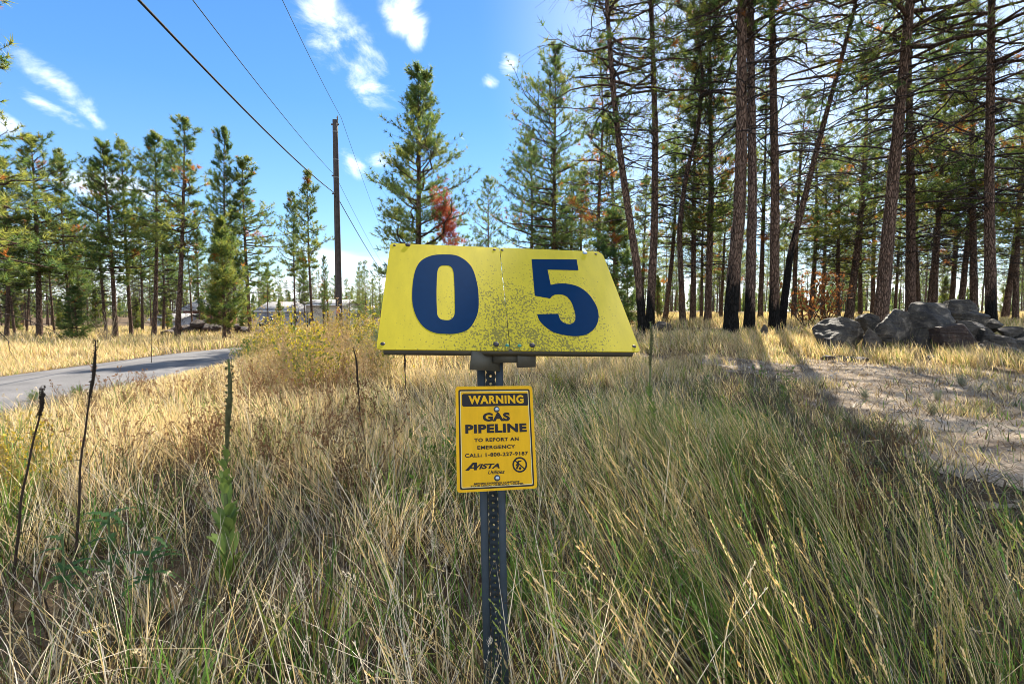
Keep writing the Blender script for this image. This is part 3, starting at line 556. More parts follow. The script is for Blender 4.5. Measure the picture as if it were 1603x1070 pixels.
tag(place_tree(PF[2], (-25.5, 22.5, float(H(-25.5, 22.5))), .6, 1.35), 'yellow-lit pine cut off by the left picture edge', 'pine tree')
# branch-fringed pine whose limbs reach in at the top left corner
ed = pine(307, 13, .2, cb=.2, Rc=2.6, nb=90, dens=.8, tuft=.22, tn=20, yel=.9, rust=.06, shape='tall', dead=(.1, .2, 5), e_bot=-5, curve=.1, gap=1)
tag(place_tree(ed, (-14.1, 13.0, float(H(-14.1, 13))), 1.3, .85), 'near pine whose sunlit boughs reach in at the upper left corner', 'pine tree')

# right: middle distance
for k, (px, D, i) in enumerate([(875, 34, 1), (893, 33, 0), (911, 35, 2), (1040, 27, 3), (1085, 26, 0), (1098, 30, 2), (1128, 33, 2), (1190, 28, 1), (1243, 27, 0), (1268, 30, 3), (1287, 32, 1), (1312, 29, 2), (1328, 25, 0),
                                (1347, 33, 2), (1366, 36, 1), (1400, 34, 2), (1440, 29, 3), (1452, 26, 1), (1488, 30, 2), (1502, 27, 1), (1572, 28, 0), (1590, 23, 3), (1612, 20, 0), (1640, 24, 2), (1005, 36, 2), (965, 32, 1)]):
    Ht = 9.8+random.random()*3.6
    put(PR, i, px, D, Ht=Ht, width=.9+random.random()*.35, tilt=random.uniform(-.04, .04), kind='mid')
# right and left: far
fx = [(random.uniform(830, 1620), random.uniform(40, 100)) for _ in range(80)]+[(random.uniform(-20, 600), random.uniform(46, 110)) for _ in range(90)]
for k, (px, D) in enumerate(fx):
    if px < 560 and 385 < px and D < 88: D += 48
    put(PL, random.randrange(3), px, D, Ht=random.uniform(6.5, 12) if px > 800 else random.uniform(7, 13), width=random.uniform(.8, 1.2), tilt=random.uniform(-.04, .04), kind='far')
for (px, D, h_) in [(548, 60, 5), (560, 66, 7.5), (572, 62, 8.5), (585, 70, 7), (596, 64, 6.5), (610, 72, 8), (700, 75, 8), (735, 80, 9), (748, 70, 7)]:
    put(PL, 2, px, D, Ht=h_, kind='far')

def label_trees():
    bins = [(-999, 95, 'left of the slim dark pine'), (95, 200, 'around the small spruce on the left'), (200, 320, 'behind the tallest left-hand pine'), (320, 450, 'near the bushy young pine'),
            (450, 600, 'around the utility pole'), (600, 800, 'behind the panel\'s left half'), (800, 950, 'behind the panel\'s right half'), (950, 1030, 'by the bare bowing pine'),
            (1030, 1090, 'by the S-bent pine'), (1090, 1150, 'left of the charred trunk'), (1150, 1215, 'among the stout trio'), (1215, 1290, 'behind the slanting pine'), (1290, 1375, 'between slanting pine and rock pile'),
            (1375, 1440, 'behind the rock pile\'s left'), (1440, 1530, 'behind the rock pile\'s middle'), (1530, 3000, 'by the right picture edge')]
    desc = {'left': 'pine in the second row', 'mid': 'mid-distance slim pine', 'far': 'small far-off pine'}
    grp = {'left': 'pines in the second row on the left', 'mid': 'slim pines in the middle distance', 'far': 'distant pines of the background forest'}
    for a, b, ph in bins:
        for kd in ('left', 'mid', 'far'):
            L_ = sorted([t for t in TREES if a <= t[1] < b and t[3] == kd], key=lambda t: t[1])
            for j, t in enumerate(L_):
                if len(L_) == 1: s = f"{desc[kd]} {ph}, the only one there"
                else: s = f"{desc[kd]} {ph}, {ORD[j]} from left there"
                tag(t[0], s, 'pine tree', grp[kd])
label_trees()

# far-off wood as one mass
def far_wood():
    rng = np.random.default_rng(77); wd = MB(); nd = MB()
    n = 800; ang = rng.uniform(-52, 52, n); D = rng.uniform(115, 300, n); X = D*np.tan(np.radians(ang)); Z = H(X, D); Ht = rng.uniform(7, 13, n)*(.75+.0*D)
    P = np.stack([np.stack([X+0*h, D, Z+h*Ht], 1) for h in (0, .5, 1)], 1); wd.tubes(P, np.tile([[.14, .1, .02]], (n, 1)), 4, col=np.tile([.11, .08, .06], (n, 1)))
    PP = []; AA = []
    for i in range(n):
        m_ = 90; s = rng.random(m_)**1.1; cb = .06; r = (1-s)**.8*rng.uniform(1.2, 1.9)*(.3+.7*rng.random(m_)); a = rng.random(m_)*6.28
        PP.append(np.stack([X[i]+r*np.cos(a), D[i]+r*np.sin(a), Z[i]+Ht[i]*(cb+(1-cb)*s)], 1)); AA.append(np.stack([np.cos(a), np.sin(a), 0*a+.5], 1))
    PP = np.concatenate(PP); AA = np.concatenate(AA); col = GREENS[rng.integers(0, 4, len(PP))]
    tufts(nd, PP, AA, np.full(len(PP), .62)*(.6+.6*rng.random(len(PP))), col, rng, 8, .22)
    e = empty('distant_forest', (0, 0, 0)); tag(e, 'dense line of far conifers closing the horizon', 'forest', None, 'stuff')
    a = wd.build('trunk', M['bark'], e); b = nd.build('crown', M['needle'], e); a['kind'] = 'stuff'; b['kind'] = 'stuff'
far_wood()

# ------------------------------------------------------------------ rocks
import bmesh
def ico(sub):
    bm = bmesh.new(); bmesh.ops.create_icosphere(bm, subdivisions=sub, radius=1); V = np.array([v.co[:] for v in bm.verts]); T = np.array([[v.index for v in f.verts] for f in bm.faces]); bm.free(); return V, T
ICO4 = ico(5); ICO3 = ico(3)
def rock_mesh(seed, dims, hi=True):
    rng = np.random.default_rng(seed); V, T = (ICO4 if hi else ICO3); V = V.copy()
    V = V*(1+.12*(vn(V[:, 0]+V[:, 2], V[:, 1]+V[:, 2]*.5, .8, seed)-.5))[:, None]
    for _ in range(15):
        n = rng.normal(size=3); n /= np.linalg.norm(n); d = rng.uniform(.42, .78); ex = V@n-d; V = V-np.outer(np.clip(ex, 0, None)*.92, n)
    a = (vn(V[:, 0]*1.2+V[:, 2]*3, V[:, 1]*1.2-V[:, 2], .35, seed+1)-.5)*.09+(vn(V[:, 0]-V[:, 2]*2, V[:, 1]+V[:, 2], .12, seed+2)-.5)*.035
    layer = np.round((V[:, 2]*1+V[:, 0]*.3)*5)/5-(V[:, 2]+V[:, 0]*.3)
    V = V*(1+a+layer*.10*(vn(V[:, 0], V[:, 1], .5, seed+3) > .5))[:, None]
    mn, mx = V.min(0), V.max(0); V = (V-(mn+mx)/2)/(mx-mn)*np.array(dims)
    return mesh_np('rock', V, None, T)
def rock_px(seed, box, D, mat, label, group, depth=1.0, sink=.15, name='boulder', rz=0):
    x0, y0, x1, y1 = box; a = at(x0, y1, D); b = at(x1, y0, D); wdt = b.x-a.x
    gz = float(H((a.x+b.x)/2, D+wdt*depth*.25))
    if a.z-gz < .4: a.z = min(a.z, gz-.12)
    hgt = b.z-a.z
    o = link(name, rock_mesh(seed, (wdt*1.05, wdt*depth, hgt*1.08)), mat, None, ((a.x+b.x)/2, D+wdt*depth*.25, (a.z+b.z)/2-hgt*.02)); tag(o, label, 'boulder', group); o.rotation_euler = (0, 0, rz); return o
RG = 'boulders of the rock pile on the right'
for k, (bx, D, mt, lab, dp_) in enumerate([
    ((1286, 497, 1358, 540), 13.0, 'rock', 'low wedge-shaped boulder at the left end of the rock pile', .8),
    ((1349, 491, 1380, 522), 13.3, 'rock', 'small dark block wedged between the left wedge and the humped boulder', 1),
    ((1360, 484, 1436, 556), 12.9, 'rock', 'tall humped grey boulder, second from the left in the pile', .8),
    ((1422, 473, 1510, 536), 12.8, 'rock', 'biggest boulder, a blue-black block on top of the pile', .8),
    ((1480, 468, 1536, 512), 14.2, 'rock', 'flat dark boulder behind the biggest one', .8),
    ((1464, 508, 1534, 572), 12.2, 'rock_brown', 'brownish boulder under the right end of the biggest one', .7),
    ((1511, 487, 1551, 514), 13.0, 'rock', 'rounded mossy boulder right of the biggest one', .9),
    ((1506, 502, 1548, 528), 12.5, 'rock_pale', 'pale split stone in front of the rounded mossy one', .8),
    ((1548, 499, 1574, 520), 13.0, 'rock', 'small dark stone at the right shoulder of the pile', 1),
    ((1530, 533, 1572, 566), 11.6, 'rock_pale', 'pale tilted slab lowest at the right front of the pile', .6),
    ((1570, 543, 1612, 568), 11.5, 'rock_pale', 'pale flat stone right of the tilted slab', .7),
    ((1560, 524, 1594, 545), 12.0, 'rock_pale', 'middling pale stone above the tilted slab', .8),
    ((1536, 513, 1566, 535), 12.2, 'rock', 'grey stone between the brownish boulder and the pale stones', .8),
    ((1583, 528, 1618, 548), 12.1, 'rock', 'dark stone at the right picture edge above the flat pale one', .8),
    ((1572, 511, 1608, 530), 12.6, 'rock_pale', 'long pale stone topmost at the right picture edge', .8),
    ((1426, 528, 1474, 570), 12.5, 'rock', 'dark boulder in shade under the biggest one', .7),
    ((1398, 532, 1430, 562), 12.5, 'rock_brown', 'small brown stone at the foot of the humped boulder', .8),
    ((1352, 515, 1384, 546), 12.7, 'rock_pale', 'small pale stone showing between the left wedge and the humped boulder', .8),
    ((1605, 520, 1660, 556), 12.2, 'rock', 'grey boulder running out of the picture at the right of the pile', .8)]):
    rock_px(400+k, bx, D, M[mt], lab, RG, dp_)
tag(rock_px(450, (1020, 503, 1052, 520), 18, M['rock_pale'], '', ''), 'lone pale stone in grass by the bare bowing pine', 'boulder', 'lone stones in the grass')
tag(rock_px(451, (1190, 508, 1206, 522), 15.2, M['rock_pale'], '', ''), 'lone small stone between feet of the stout trio', 'boulder', 'lone stones in the grass')
rb = np.random.default_rng(18); rub = []
for k in range(24):
    px = rb.uniform(1290, 1600); D = rb.uniform(11.2, 12.1); x = at(px, 540, D).x; rub.append((px, x, D, rb.uniform(.10, .34), k))
rub.sort()
for j, (px, x, D, sz_, k) in enumerate(rub):
    o = link('stone', rock_mesh(460+k, (sz_*1.2, sz_, sz_*.7), False), M[('rock', 'rock_pale', 'rock_brown')[k % 3]], None, (x, D, float(H(x, D))+sz_*.15)); o.rotation_euler = (0, 0, k)
    tag(o, f'small stone fallen at the foot of the rock pile, {ORD[j]} from left', 'stone', 'small stones at the foot of the rock pile')
rr = np.random.default_rng(8); pile = []
for k in range(26):
    px = rr.uniform(262, 405); D = rr.uniform(31, 35); hgt = max(0, 1-abs(px-335)/80); s = rr.uniform(.45, 1.3)
    x = at(px, 500, D).x; pile.append((px, x, D, float(H(x, D))+hgt*rr.uniform(.0, .9)+.1, s, k))
pile.sort()
for j, (px, x, D, z, s, k) in enumerate(pile):
    o = link('stone', rock_mesh(500+k, (s*1.3, s, s*.75), False), M['rock_brown'], None, (x, D, z)); o.rotation_euler = (0, 0, k*1.7)
    tag(o, f'brown stone of the rubble heap beyond the road, {ORD[j]} from left', 'stone', 'stones of the rubble heap beyond the road')

# ------------------------------------------------------------------ the marker: post, panels, warning sign
def plate_mat(name, base, speck=True):
    m, nt, b = newmat(name); L = nt.links.new; b.inputs['Roughness'].default_value = .6; b.inputs['Specular IOR Level'].default_value = .22
    tc = nn(nt, 'ShaderNodeTexCoord'); n1 = nn(nt, 'ShaderNodeTexNoise'); mps = nn(nt, 'ShaderNodeMapping'); mps.inputs['Scale'].default_value = (3.5, .8, 1); L(tc.outputs['Object'], mps.inputs[0])
    n1.inputs['Scale'].default_value = 7; n1.inputs['Detail'].default_value = 8; n1.inputs['Roughness'].default_value = .7; L(mps.outputs[0], n1.inputs['Vector'])
    cr = nn(nt, 'ShaderNodeMix', data_type='RGBA'); L(n1.outputs['Fac'], cr.inputs[0]); cr.inputs[6].default_value = tuple(c*.72 for c in base)+(1,); cr.inputs[7].default_value = tuple(min(1, c*1.22) for c in base)+(1,)
    fin = cr.outputs[2]
    if speck:
        # mildew specks: thick beside the seam and along the foot of the plates
        sx = nn(nt, 'ShaderNodeSeparateXYZ'); L(tc.outputs['Object'], sx.inputs[0])
        def mth(op, a, b2=None):
            n = nn(nt, 'ShaderNodeMath', operation=op)
            for i, v in enumerate((a, b2)):
                if v is None: continue
                if isinstance(v, (int, float)): n.inputs[i].default_value = v
                else: L(v, n.inputs[i])
            return n.outputs[0]
        bumpx = lambda c, wd, amp: mth('MULTIPLY', mth('MAXIMUM', mth('SUBTRACT', 1.0, mth('ABSOLUTE', mth('DIVIDE', mth('SUBTRACT', sx.outputs[0], c), wd))), 0.0), amp)
        hx = mth('ADD', mth('ADD', bumpx(.365, .13, .75), bumpx(.49, .14, .7)), mth('ADD', bumpx(.22, .24, .55), bumpx(.66, .28, .8)))
        hy = mth('MAXIMUM', mth('SUBTRACT', 1.0, mth('DIVIDE', sx.outputs[1], .52)), 0.0)
        cut = mth('MAXIMUM', mth('SUBTRACT', 1.0, mth('MAXIMUM', mth('MULTIPLY', mth('SUBTRACT', sx.outputs[0], .74), 9.0), 0.0)), 0.0)
        dens = mth('MULTIPLY', mth('MULTIPLY', hx, mth('POWER', hy, .6)), cut)
        ns = nn(nt, 'ShaderNodeTexNoise'); ns.inputs['Scale'].default_value = 150; ns.inputs['Detail'].default_value = 2.5; ns.inputs['Roughness'].default_value = .6
        mp = nn(nt, 'ShaderNodeMapping'); mp.inputs['Scale'].default_value = (1, .7, 1); L(tc.outputs['Object'], mp.inputs[0]); L(mp.outputs[0], ns.inputs['Vector'])
        nb_ = nn(nt, 'ShaderNodeTexNoise'); nb_.inputs['Scale'].default_value = 14; nb_.inputs['Detail'].default_value = 4; L(mp.outputs[0], nb_.inputs['Vector'])
        thr = mth('SUBTRACT', .712, mth('MULTIPLY', mth('MULTIPLY', dens, nb_.outputs['Fac']), .50))
        mk = nn(nt, 'ShaderNodeMapRange'); L(mth('SUBTRACT', ns.outputs['Fac'], thr), mk.inputs[0]); mk.inputs[1].default_value = 0; mk.inputs[2].default_value = .025
        mx = nn(nt, 'ShaderNodeMix', data_type='RGBA'); L(mth('MULTIPLY', mk.outputs[0], .68), mx.inputs[0]); L(fin, mx.inputs[6]); mx.inputs[7].default_value = (.06, .065, .03, 1); fin = mx.outputs[2]
    L(fin, b.inputs['Base Color']); return m
M['panel'] = plate_mat('faded_yellow_plate', (.57, .455, .014))
M['wsign'] = plate_mat('warning_yellow', (.86, .46, .008), False)
M['blue'] = flat('blue_vinyl', (.001, .026, .080), .8, var=.12, scale=40, spec=.04)
M['black'] = flat('black_vinyl', (.012, .010, .010), .45, var=.2, scale=40)
M['zinc'] = flat('galvanised_steel', (.05, .068, .085), .6, .2, .3, 25, .2)
M['zinc_bolt'] = flat('zinc_bolt', (.45, .55, .65), .35, .8, .2, 60)
M['dbolt'] = flat('dark_bolt', (.05, .045, .05), .5, .5, .3, 60)
M['gbolt'] = flat('green_rivet', (.05, .22, .16), .5, .3, .3, 60)
M['bracket'] = flat('bracket_steel', (.12, .115, .09), .65, .3, .3, 20, .3)
def catmull(P, n=6, closed=True):
    P = np.array(P, float); out = []; N_ = len(P)
    for i in range(N_ if closed else N_-1):
        p0, p1, p2, p3 = (P[(i-1) % N_], P[i], P[(i+1) % N_], P[(i+2) % N_]) if closed else (P[max(i-1, 0)], P[i], P[i+1], P[min(i+2, N_-1)])
        for k in range(n):
            t = k/n; out.append(.5*((2*p1)+(-p0+p2)*t+(2*p0-5*p1+4*p2-p3)*t*t+(-p0+3*p1-3*p2+p3)*t**3))
    if not closed: out.append(P[-1])
    return out
def fill_curve(loops, th, name):
    cu = bpy.data.curves.new(name, 'CURVE'); cu.dimensions = '2D'; cu.fill_mode = 'BOTH'; cu.extrude = th/2
    for L_ in loops:
        s = cu.splines.new('POLY'); s.points.add(len(L_)-1); s.use_cyclic_u = True
        for i, p in enumerate(L_): s.points[i].co = (p[0], p[1], 0, 1)
    o = bpy.data.objects.new('tmp', cu); C.objects.link(o); bpy.context.view_layer.update()
    me = bpy.data.meshes.new_from_object(o.evaluated_get(bpy.context.evaluated_depsgraph_get())); bpy.data.objects.remove(o); bpy.data.curves.remove(cu); return me
def text_mesh(s, x0, x1, y0, y1, bold=.02, shear=0.0, space=1.0, th=.0006):
    cu = bpy.data.curves.new('t', 'FONT'); cu.body = s; cu.offset = bold; cu.shear = shear; cu.space_character = space; cu.resolution_u = 4; cu.extrude = 0.0005
    o = bpy.data.objects.new('tmp', cu); C.objects.link(o); bpy.context.view_layer.update()
    me = bpy.data.meshes.new_from_object(o.evaluated_get(bpy.context.evaluated_depsgraph_get())); bpy.data.objects.remove(o); bpy.data.curves.remove(cu)
    n = len(me.vertices); co = np.empty(n*3, np.float32); me.vertices.foreach_get('co', co); co = co.reshape(-1, 3)
    mn, mx = co.min(0), co.max(0); co[:, 0] = x0+(co[:, 0]-mn[0])/(mx[0]-mn[0])*(x1-x0); co[:, 1] = y0+(co[:, 1]-mn[1])/(mx[1]-mn[1])*(y1-y0)
    co[:, 2] = np.where(co[:, 2] > 0, th, 0); me.vertices.foreach_set('co', co.ravel()); me.update(); return me
def rrect(x0, y0, x1, y1, r, n=5):
    out = []
    for cx, cy, a0 in ((x1-r, y1-r, 0), (x0+r, y1-r, 90), (x0+r, y0+r, 180), (x1-r, y0+r, 270)):
        for k in range(n+1): a = R(a0+90*k/n); out.append((cx+r*math.cos(a), cy+r*math.sin(a)))
    return out
def frame_mat(O, eu, ev, n):
    m = Matrix.Identity(4)
    for i in range(3): m[i][0] = eu[i]; m[i][1] = ev[i]; m[i][2] = n[i]; m[i][3] = O[i]
    return m
def child(name, me, mat, parent, mw=None, z=0.0):
    o = link(name, me, mat, parent)
    if mw is not None: o.matrix_local = mw
    else: o.location = (0, 0, z)
    return o
def dome_bolt(r, h, hexa=False):
    mb = MB(); K = 5; t = np.linspace(0, 1, K); S_ = 6 if hexa else 16
    if hexa: mb.tubes(np.array([[[0, 0, -.001], [0, 0, h*.85], [0, 0, h]]]), np.array([[r, r, r*.85]]), 6); n0 = mb.n; V = mb.V[0]; mb.T.append(np.array([[12, 12+i, 12+i+1] for i in range(1, 5)]))
    else:
        mb.tubes(np.stack([0*t, 0*t, h*np.sin(t*1.5)-.0005], 1)[None], (r*np.cos(t*1.5))[None], 16)
    return mb.mesh('bolt', not hexa)
Z0o = [(0.2041, 0.506), (0.2512, 0.5017), (0.2889, 0.4653), (0.3102, 0.4133), (0.3211, 0.3329), (0.3228, 0.2693), (0.3182, 0.1908), (0.3022, 0.1335), (0.2784, 0.0921), (0.2434, 0.0738), (0.2091, 0.071), (0.1716, 0.0765), (0.1388, 0.1021), (0.1158, 0.1448), (0.1007, 0.2008), (0.0951, 0.2599), (0.0949, 0.335), (0.1019, 0.4085), (0.1205, 0.4621), (0.1574, 0.4956)]
Z0i = [(0.2061, 0.4375), (0.227, 0.431), (0.237, 0.4024), (0.2394, 0.3421), (0.2399, 0.2475), (0.2393, 0.1824), (0.2355, 0.1567), (0.2242, 0.1396), (0.2094, 0.1364), (0.1928, 0.1404), (0.1823, 0.1579), (0.1794, 0.192), (0.1775, 0.2633), (0.1776, 0.3391), (0.1795, 0.3992), (0.1883, 0.4287)]
Z5 = [(0.5404, 0.4969), (0.7234, 0.5061), (0.7168, 0.4351), (0.5946, 0.4319), (0.5921, 0.3382), (0.6216, 0.3483), (0.6605, 0.3482), (0.6967, 0.333), (0.724, 0.2978), (0.7387, 0.2471), (0.7417, 0.2009), (0.7321, 0.1531), (0.7108, 0.1125), (0.6783, 0.0812), (0.6408, 0.0696), (0.6027, 0.0726), (0.5627, 0.0869), (0.5363, 0.1166), (0.5227, 0.1444), (0.5189, 0.1748), (0.5943, 0.1795), (0.5954, 0.155), (0.6024, 0.138), (0.6165, 0.1282), (0.6328, 0.1303), (0.6467, 0.1449), (0.654, 0.1743), (0.655, 0.2163), (0.651, 0.2501), (0.6391, 0.2768), (0.6153, 0.2855), (0.5934, 0.2795), (0.578, 0.2611), (0.524, 0.2735)]
mk = empty('pipeline_marker', (0.012, 1.6, float(H(.012, 1.6)))); tag(mk, 'yellow gas pipeline marker numbered 05 on a steel channel post in tall grass', 'marker sign')
W0 = Matrix.Translation(-mk.location)
def world_child(name, me, mat, mw, parent=mk): o = link(name, me, mat, parent); o.matrix_local = W0 @ mw; return o
PO = Vector((-0.4105, 1.4931, CAMZ-0.1138)); peu = Vector((0.9888, 0.1478, -0.0212)); pev = Vector((-0.097, 0.744, 0.6611)); pn = Vector((0.1135, -0.6516, 0.75))
PM = frame_mat(PO, peu, pev, pn)
SE = lambda y: .4112+(.4225-.4112)*y/.5673
pl1 = world_child('number_plate', fill_curve([[(0.012, 0), (SE(0)-.008, 0), (SE(0)-.0026, .008), (SE(.56)-.0026, .56), (SE(.567)-.01, .5673), (.012, .5673), (.003, .563), (0, .555), (0, .012), (.003, .004)]], .003, 'plate'), M['panel'], PM)
pl2 = world_child('number_plate', fill_curve([[(SE(0)+.009, 0), (.830, 0), (.838, .004), (.8416, .012), (.8416, .54), (.837, .555), (.826, .5673), (SE(.567)+.01, .5673), (SE(.56)-.0004, .56), (SE(0)-.0004, .008)]], .003, 'plate'), M['panel'], PM)
child('digit', fill_curve([catmull(Z0o), catmull(Z0i)[::-1]], .0006, 'zero'), M['blue'], pl1, z=.0018)['label'] = 'blue digit 0'
z5 = [Z5[0], Z5[1], Z5[2], Z5[3]]+[tuple(p) for p in catmull(Z5[4:20], 5, False)]+[tuple(p) for p in catmull(Z5[20:33], 5, False)]+[Z5[33]]
child('digit', fill_curve([z5], .0006, 'five'), M['blue'], pl2, z=.0018)['label'] = 'blue digit 5'
for pl, bl in ((pl1, [(0.016, 0.5531, 'd', .006), (0.0662, 0.5583, 'D', .010), (0.3992, 0.5511, 'd', .0065), (0.0171, 0.024, 'd', .0075), (0.3666, 0.0261, 'D', .0095), (0.402, 0.0232, 'g', .0068)]),
               (pl2, [(0.4300, 0.551, 'd', .0065), (0.7666, 0.5532, 'z', .010), (0.8118, 0.5491, 'd', .006), (0.4413, 0.0226, 'g', .0068), (0.4826, 0.0232, 'D', .0095), (0.8256, 0.0249, 'd', .0068)])):
    for (x, y, k, r) in bl:
        o = child('bolt', dome_bolt(r, r*.45, k in 'Dz'), M[{'d': 'dbolt', 'D': 'dbolt', 'g': 'gbolt', 'z': 'zinc_bolt'}[k]], pl); o.location = (x, y, .0015)
# rails behind the panels and the bracket that carries them
mb = MB(); mb.box((.42, .012, -.014), (.80, .020, .022), col=(1, 1, 1)); mb.box((.42, .545, -.014), (.80, .020, .022))
world_child('rail', mb.mesh('rail'), M['bracket'], PM)
br = MB()
def seg_box(mb, p, q, w_, h_):
    p = Vector(p); q = Vector(q); d = q-p; rot = d.to_track_quat('X', 'Z').to_matrix(); mb.box((p+q)/2, (d.length, w_, h_), rot)
seg_box(br, (-.125, 1.53, CAMZ-.150), (-.035, 1.62, CAMZ-.166), .012, .058)
seg_box(br, (.075, 1.60, CAMZ-.147), (.017, 1.58, CAMZ-.147), .012, .062)
seg_box(br, (-.06, 1.585, CAMZ-.145), (.03, 1.59, CAMZ-.145), .014, .036)
seg_box(br, (-.0, 1.63, CAMZ-.16), (.0, 1.93, CAMZ+.08), .035, .012)
world_child('bracket', br.mesh('bracket'), M['bracket'], Matrix.Identity(4))
# U-channel post with a punched web
def post_mesh():
    mb = MB(); zt = CAMZ-.125; z0 = float(H(0, 1.6))-.15; wf, wb = .0415, .0165
    cell = .0254; n = int((zt-z0)/cell); cx = 0.0; yb = .034
    prof = [(-wf, .004), (-wf, 0), (-wf+.022, 0), (-wb, yb)]
    t = .003
    def strip(a, b):
        d = np.array([b[0]-a[0], b[1]-a[1]]); nrm = np.array([-d[1], d[0]])/np.linalg.norm(d)*t
        q = [(a[0], a[1]), (b[0], b[1]), (b[0]+nrm[0], b[1]+nrm[1]), (a[0]+nrm[0], a[1]+nrm[1])]
        V = [(x, y, z) for z in (z0, zt) for x, y in q]; mb.add(V, [[0, 1, 5, 4], [1, 2, 6, 5], [2, 3, 7, 6], [3, 0, 4, 7], [0, 3, 2, 1], [4, 5, 6, 7]])
    strip((-wf, 0), (-wf+.022, 0)); strip((-wf+.0222, .0003), (-wb-.0003, yb)); strip((wf-.022, 0), (wf, 0)); strip((wb+.0003, yb), (wf-.0222, .0003))
    r = .0046; K = 12
    for i in range(n):
        zc = zt-(i+.5)*cell; outer = []; inner = []
        for k in range(K):
            a = 2*math.pi*k/K+math.pi/4; c, s = math.cos(a), math.sin(a); m_ = max(abs(c)/wb, abs(s)/(cell/2)); outer.append((c/m_, yb, zc+s/m_)); inner.append((c*r, yb, zc+s*r))
        V = outer+inner+[(x, y+.003, z) for x, y, z in inner]; q = [[k, (k+1) % K, K+(k+1) % K, K+k] for k in range(K)]+[[K+k, K+(k+1) % K, 2*K+(k+1) % K, 2*K+k] for k in range(K)]
        mb.add(V, q)
    return mb.mesh('post')
world_child('post', post_mesh(), M['zinc'], Matrix.Translation((-.048, 1.608, 0)) @ Matrix.Scale(1.02, 4, (1, 0, 0)) @ Matrix.Rotation(R(-1.0), 4, 'Y') @ Matrix.Translation((0, 0, 0)))
# warning sign
WO = Vector((-0.1671, 1.4502, CAMZ-0.5395)); weu = Vector((0.9747, 0.2222, -0.0251)).normalized(); wev = Vector((-0.0416, 0.2901, 0.9561)).normalized(); wn = weu.cross(wev).normalized()
WM = frame_mat(WO, weu, wev, wn)
ws = world_child('warning_sign', fill_curve([rrect(.0025, 0, .252, .320, .010)], .0025, 'ws'), M['wsign'], WM)
child('border', fill_curve([rrect(.0115, .0075, .2425, .3095, .006), rrect(.0160, .0120, .2380, .3050, .004)[::-1]], .0005, 'b'), M['black'], ws, z=.0016)
child('border', fill_curve([rrect(.0165, .0125, .2375, .3045, .004), rrect(.0185, .0145, .2355, .3025, .003)[::-1]], .0004, 'b'), flat('pale_line', (.78, .70, .35), .5), ws, z=.0017)
child('heading_panel', fill_curve([rrect(.0225, .2565, .2365, .2965, .006)], .0005, 'h'), M['black'], ws, z=.0016)
def txt(s, x0, x1, y0, y1, bold=.03, shear=0, mat='black', z=.0017, sp=1.0, name='lettering'):
    o = child(name, text_mesh(s, x0, x1, y0, y1, bold, shear, sp), M[mat], ws, z=z); o['label'] = 'words ' + s if s else s; return o
txt('WARNING', .0425, .2205, .2635, .2905, .045, sp=1.12, mat='wsign', z=.0022)
txt('GAS', .0865, .1735, .2090, .2360, .05, sp=1.06)
txt('PIPELINE', .0310, .2265, .1735, .2005, .05, sp=1.1)
txt('TO REPORT AN', .0580, .1990, .1470, .1583, .035, sp=1.15)
txt('EMERGENCY', .0670, .1870, .1243, .1352, .035, sp=1.15)
txt('CALL: 1-800-227-9187', .0283, .2270, .1015, .1132, .03, sp=1.12)
txt('VISTA', .0560, .1350, .0655, .0810, .04, .3)
child('lettering', fill_curve([[(.028, .0632), (.0395, .0632), (.0445, .0685), (.0545, .0685), (.0553, .0632), (.0640, .0632), (.0650, .0862), (.0520, .0862)], [(.0480, .0725), (.0548, .0800), (.0552, .0725)]], .0006, 'A'), M['black'], ws, z=.0017)['label'] = 'big slanted first letter A'
txt('Utilities', .0985, .1500, .0495, .0608, .012, .35)
txt('BEFORE DIGGING CONTACT', .0540, .1964, .0203, .0258, .035)
txt('YOUR LOCAL ONE-CALL CENTER', .0429, .2084, .0120, .0174, .035) if False else txt('YOUR LOCAL ONE-CALL CENTER', .0429, .2084, .0143, .0193, .035)
def ring_pts(cx, cy, r, n=40): return [(cx+r*math.cos(2*math.pi*i/n), cy+r*math.sin(2*math.pi*i/n)) for i in range(n)]
rc = (.1990, .0735)
child('emblem', fill_curve([ring_pts(*rc, .0235), ring_pts(*rc, .0185)[::-1]], .0006, 'ring'), M['black'], ws, z=.0017)['label'] = 'round no digging symbol'
def rotr(cx, cy, L_, w_, a):
    c, s = math.cos(R(a)), math.sin(R(a)); return [(cx+x*c-y*s, cy+x*s+y*c) for x, y in ((-L_, -w_), (L_, -w_), (L_, w_), (-L_, w_))]
child('emblem', fill_curve([rotr(rc[0], rc[1], .0195, .0018, -42)], .0006, 'slash'), M['black'], ws, z=.0019)
child('emblem', fill_curve([[(.190, .083), (.196, .086), (.206, .0865), (.204, .083), (.198, .082), (.1965, .079), (.199, .076), (.196, .072), (.189, .070), (.1855, .074), (.1885, .0755), (.190, .079)], ring_pts(.1995, .0625, .0042, 14), rotr(.191, .066, .006, .0022, 60)], .0006, 'hand'), M['black'], ws, z=.0018)
for (x, y) in ((.1316, .2460), (.1259, .0370)):
    o = child('washer', dome_bolt(.0105, .002), M['zinc'], ws); o.location = (x, y, .001)
    o = child('bolt', dome_bolt(.0062, .0055, True), M['zinc_bolt'], ws); o.location = (x, y, .003)

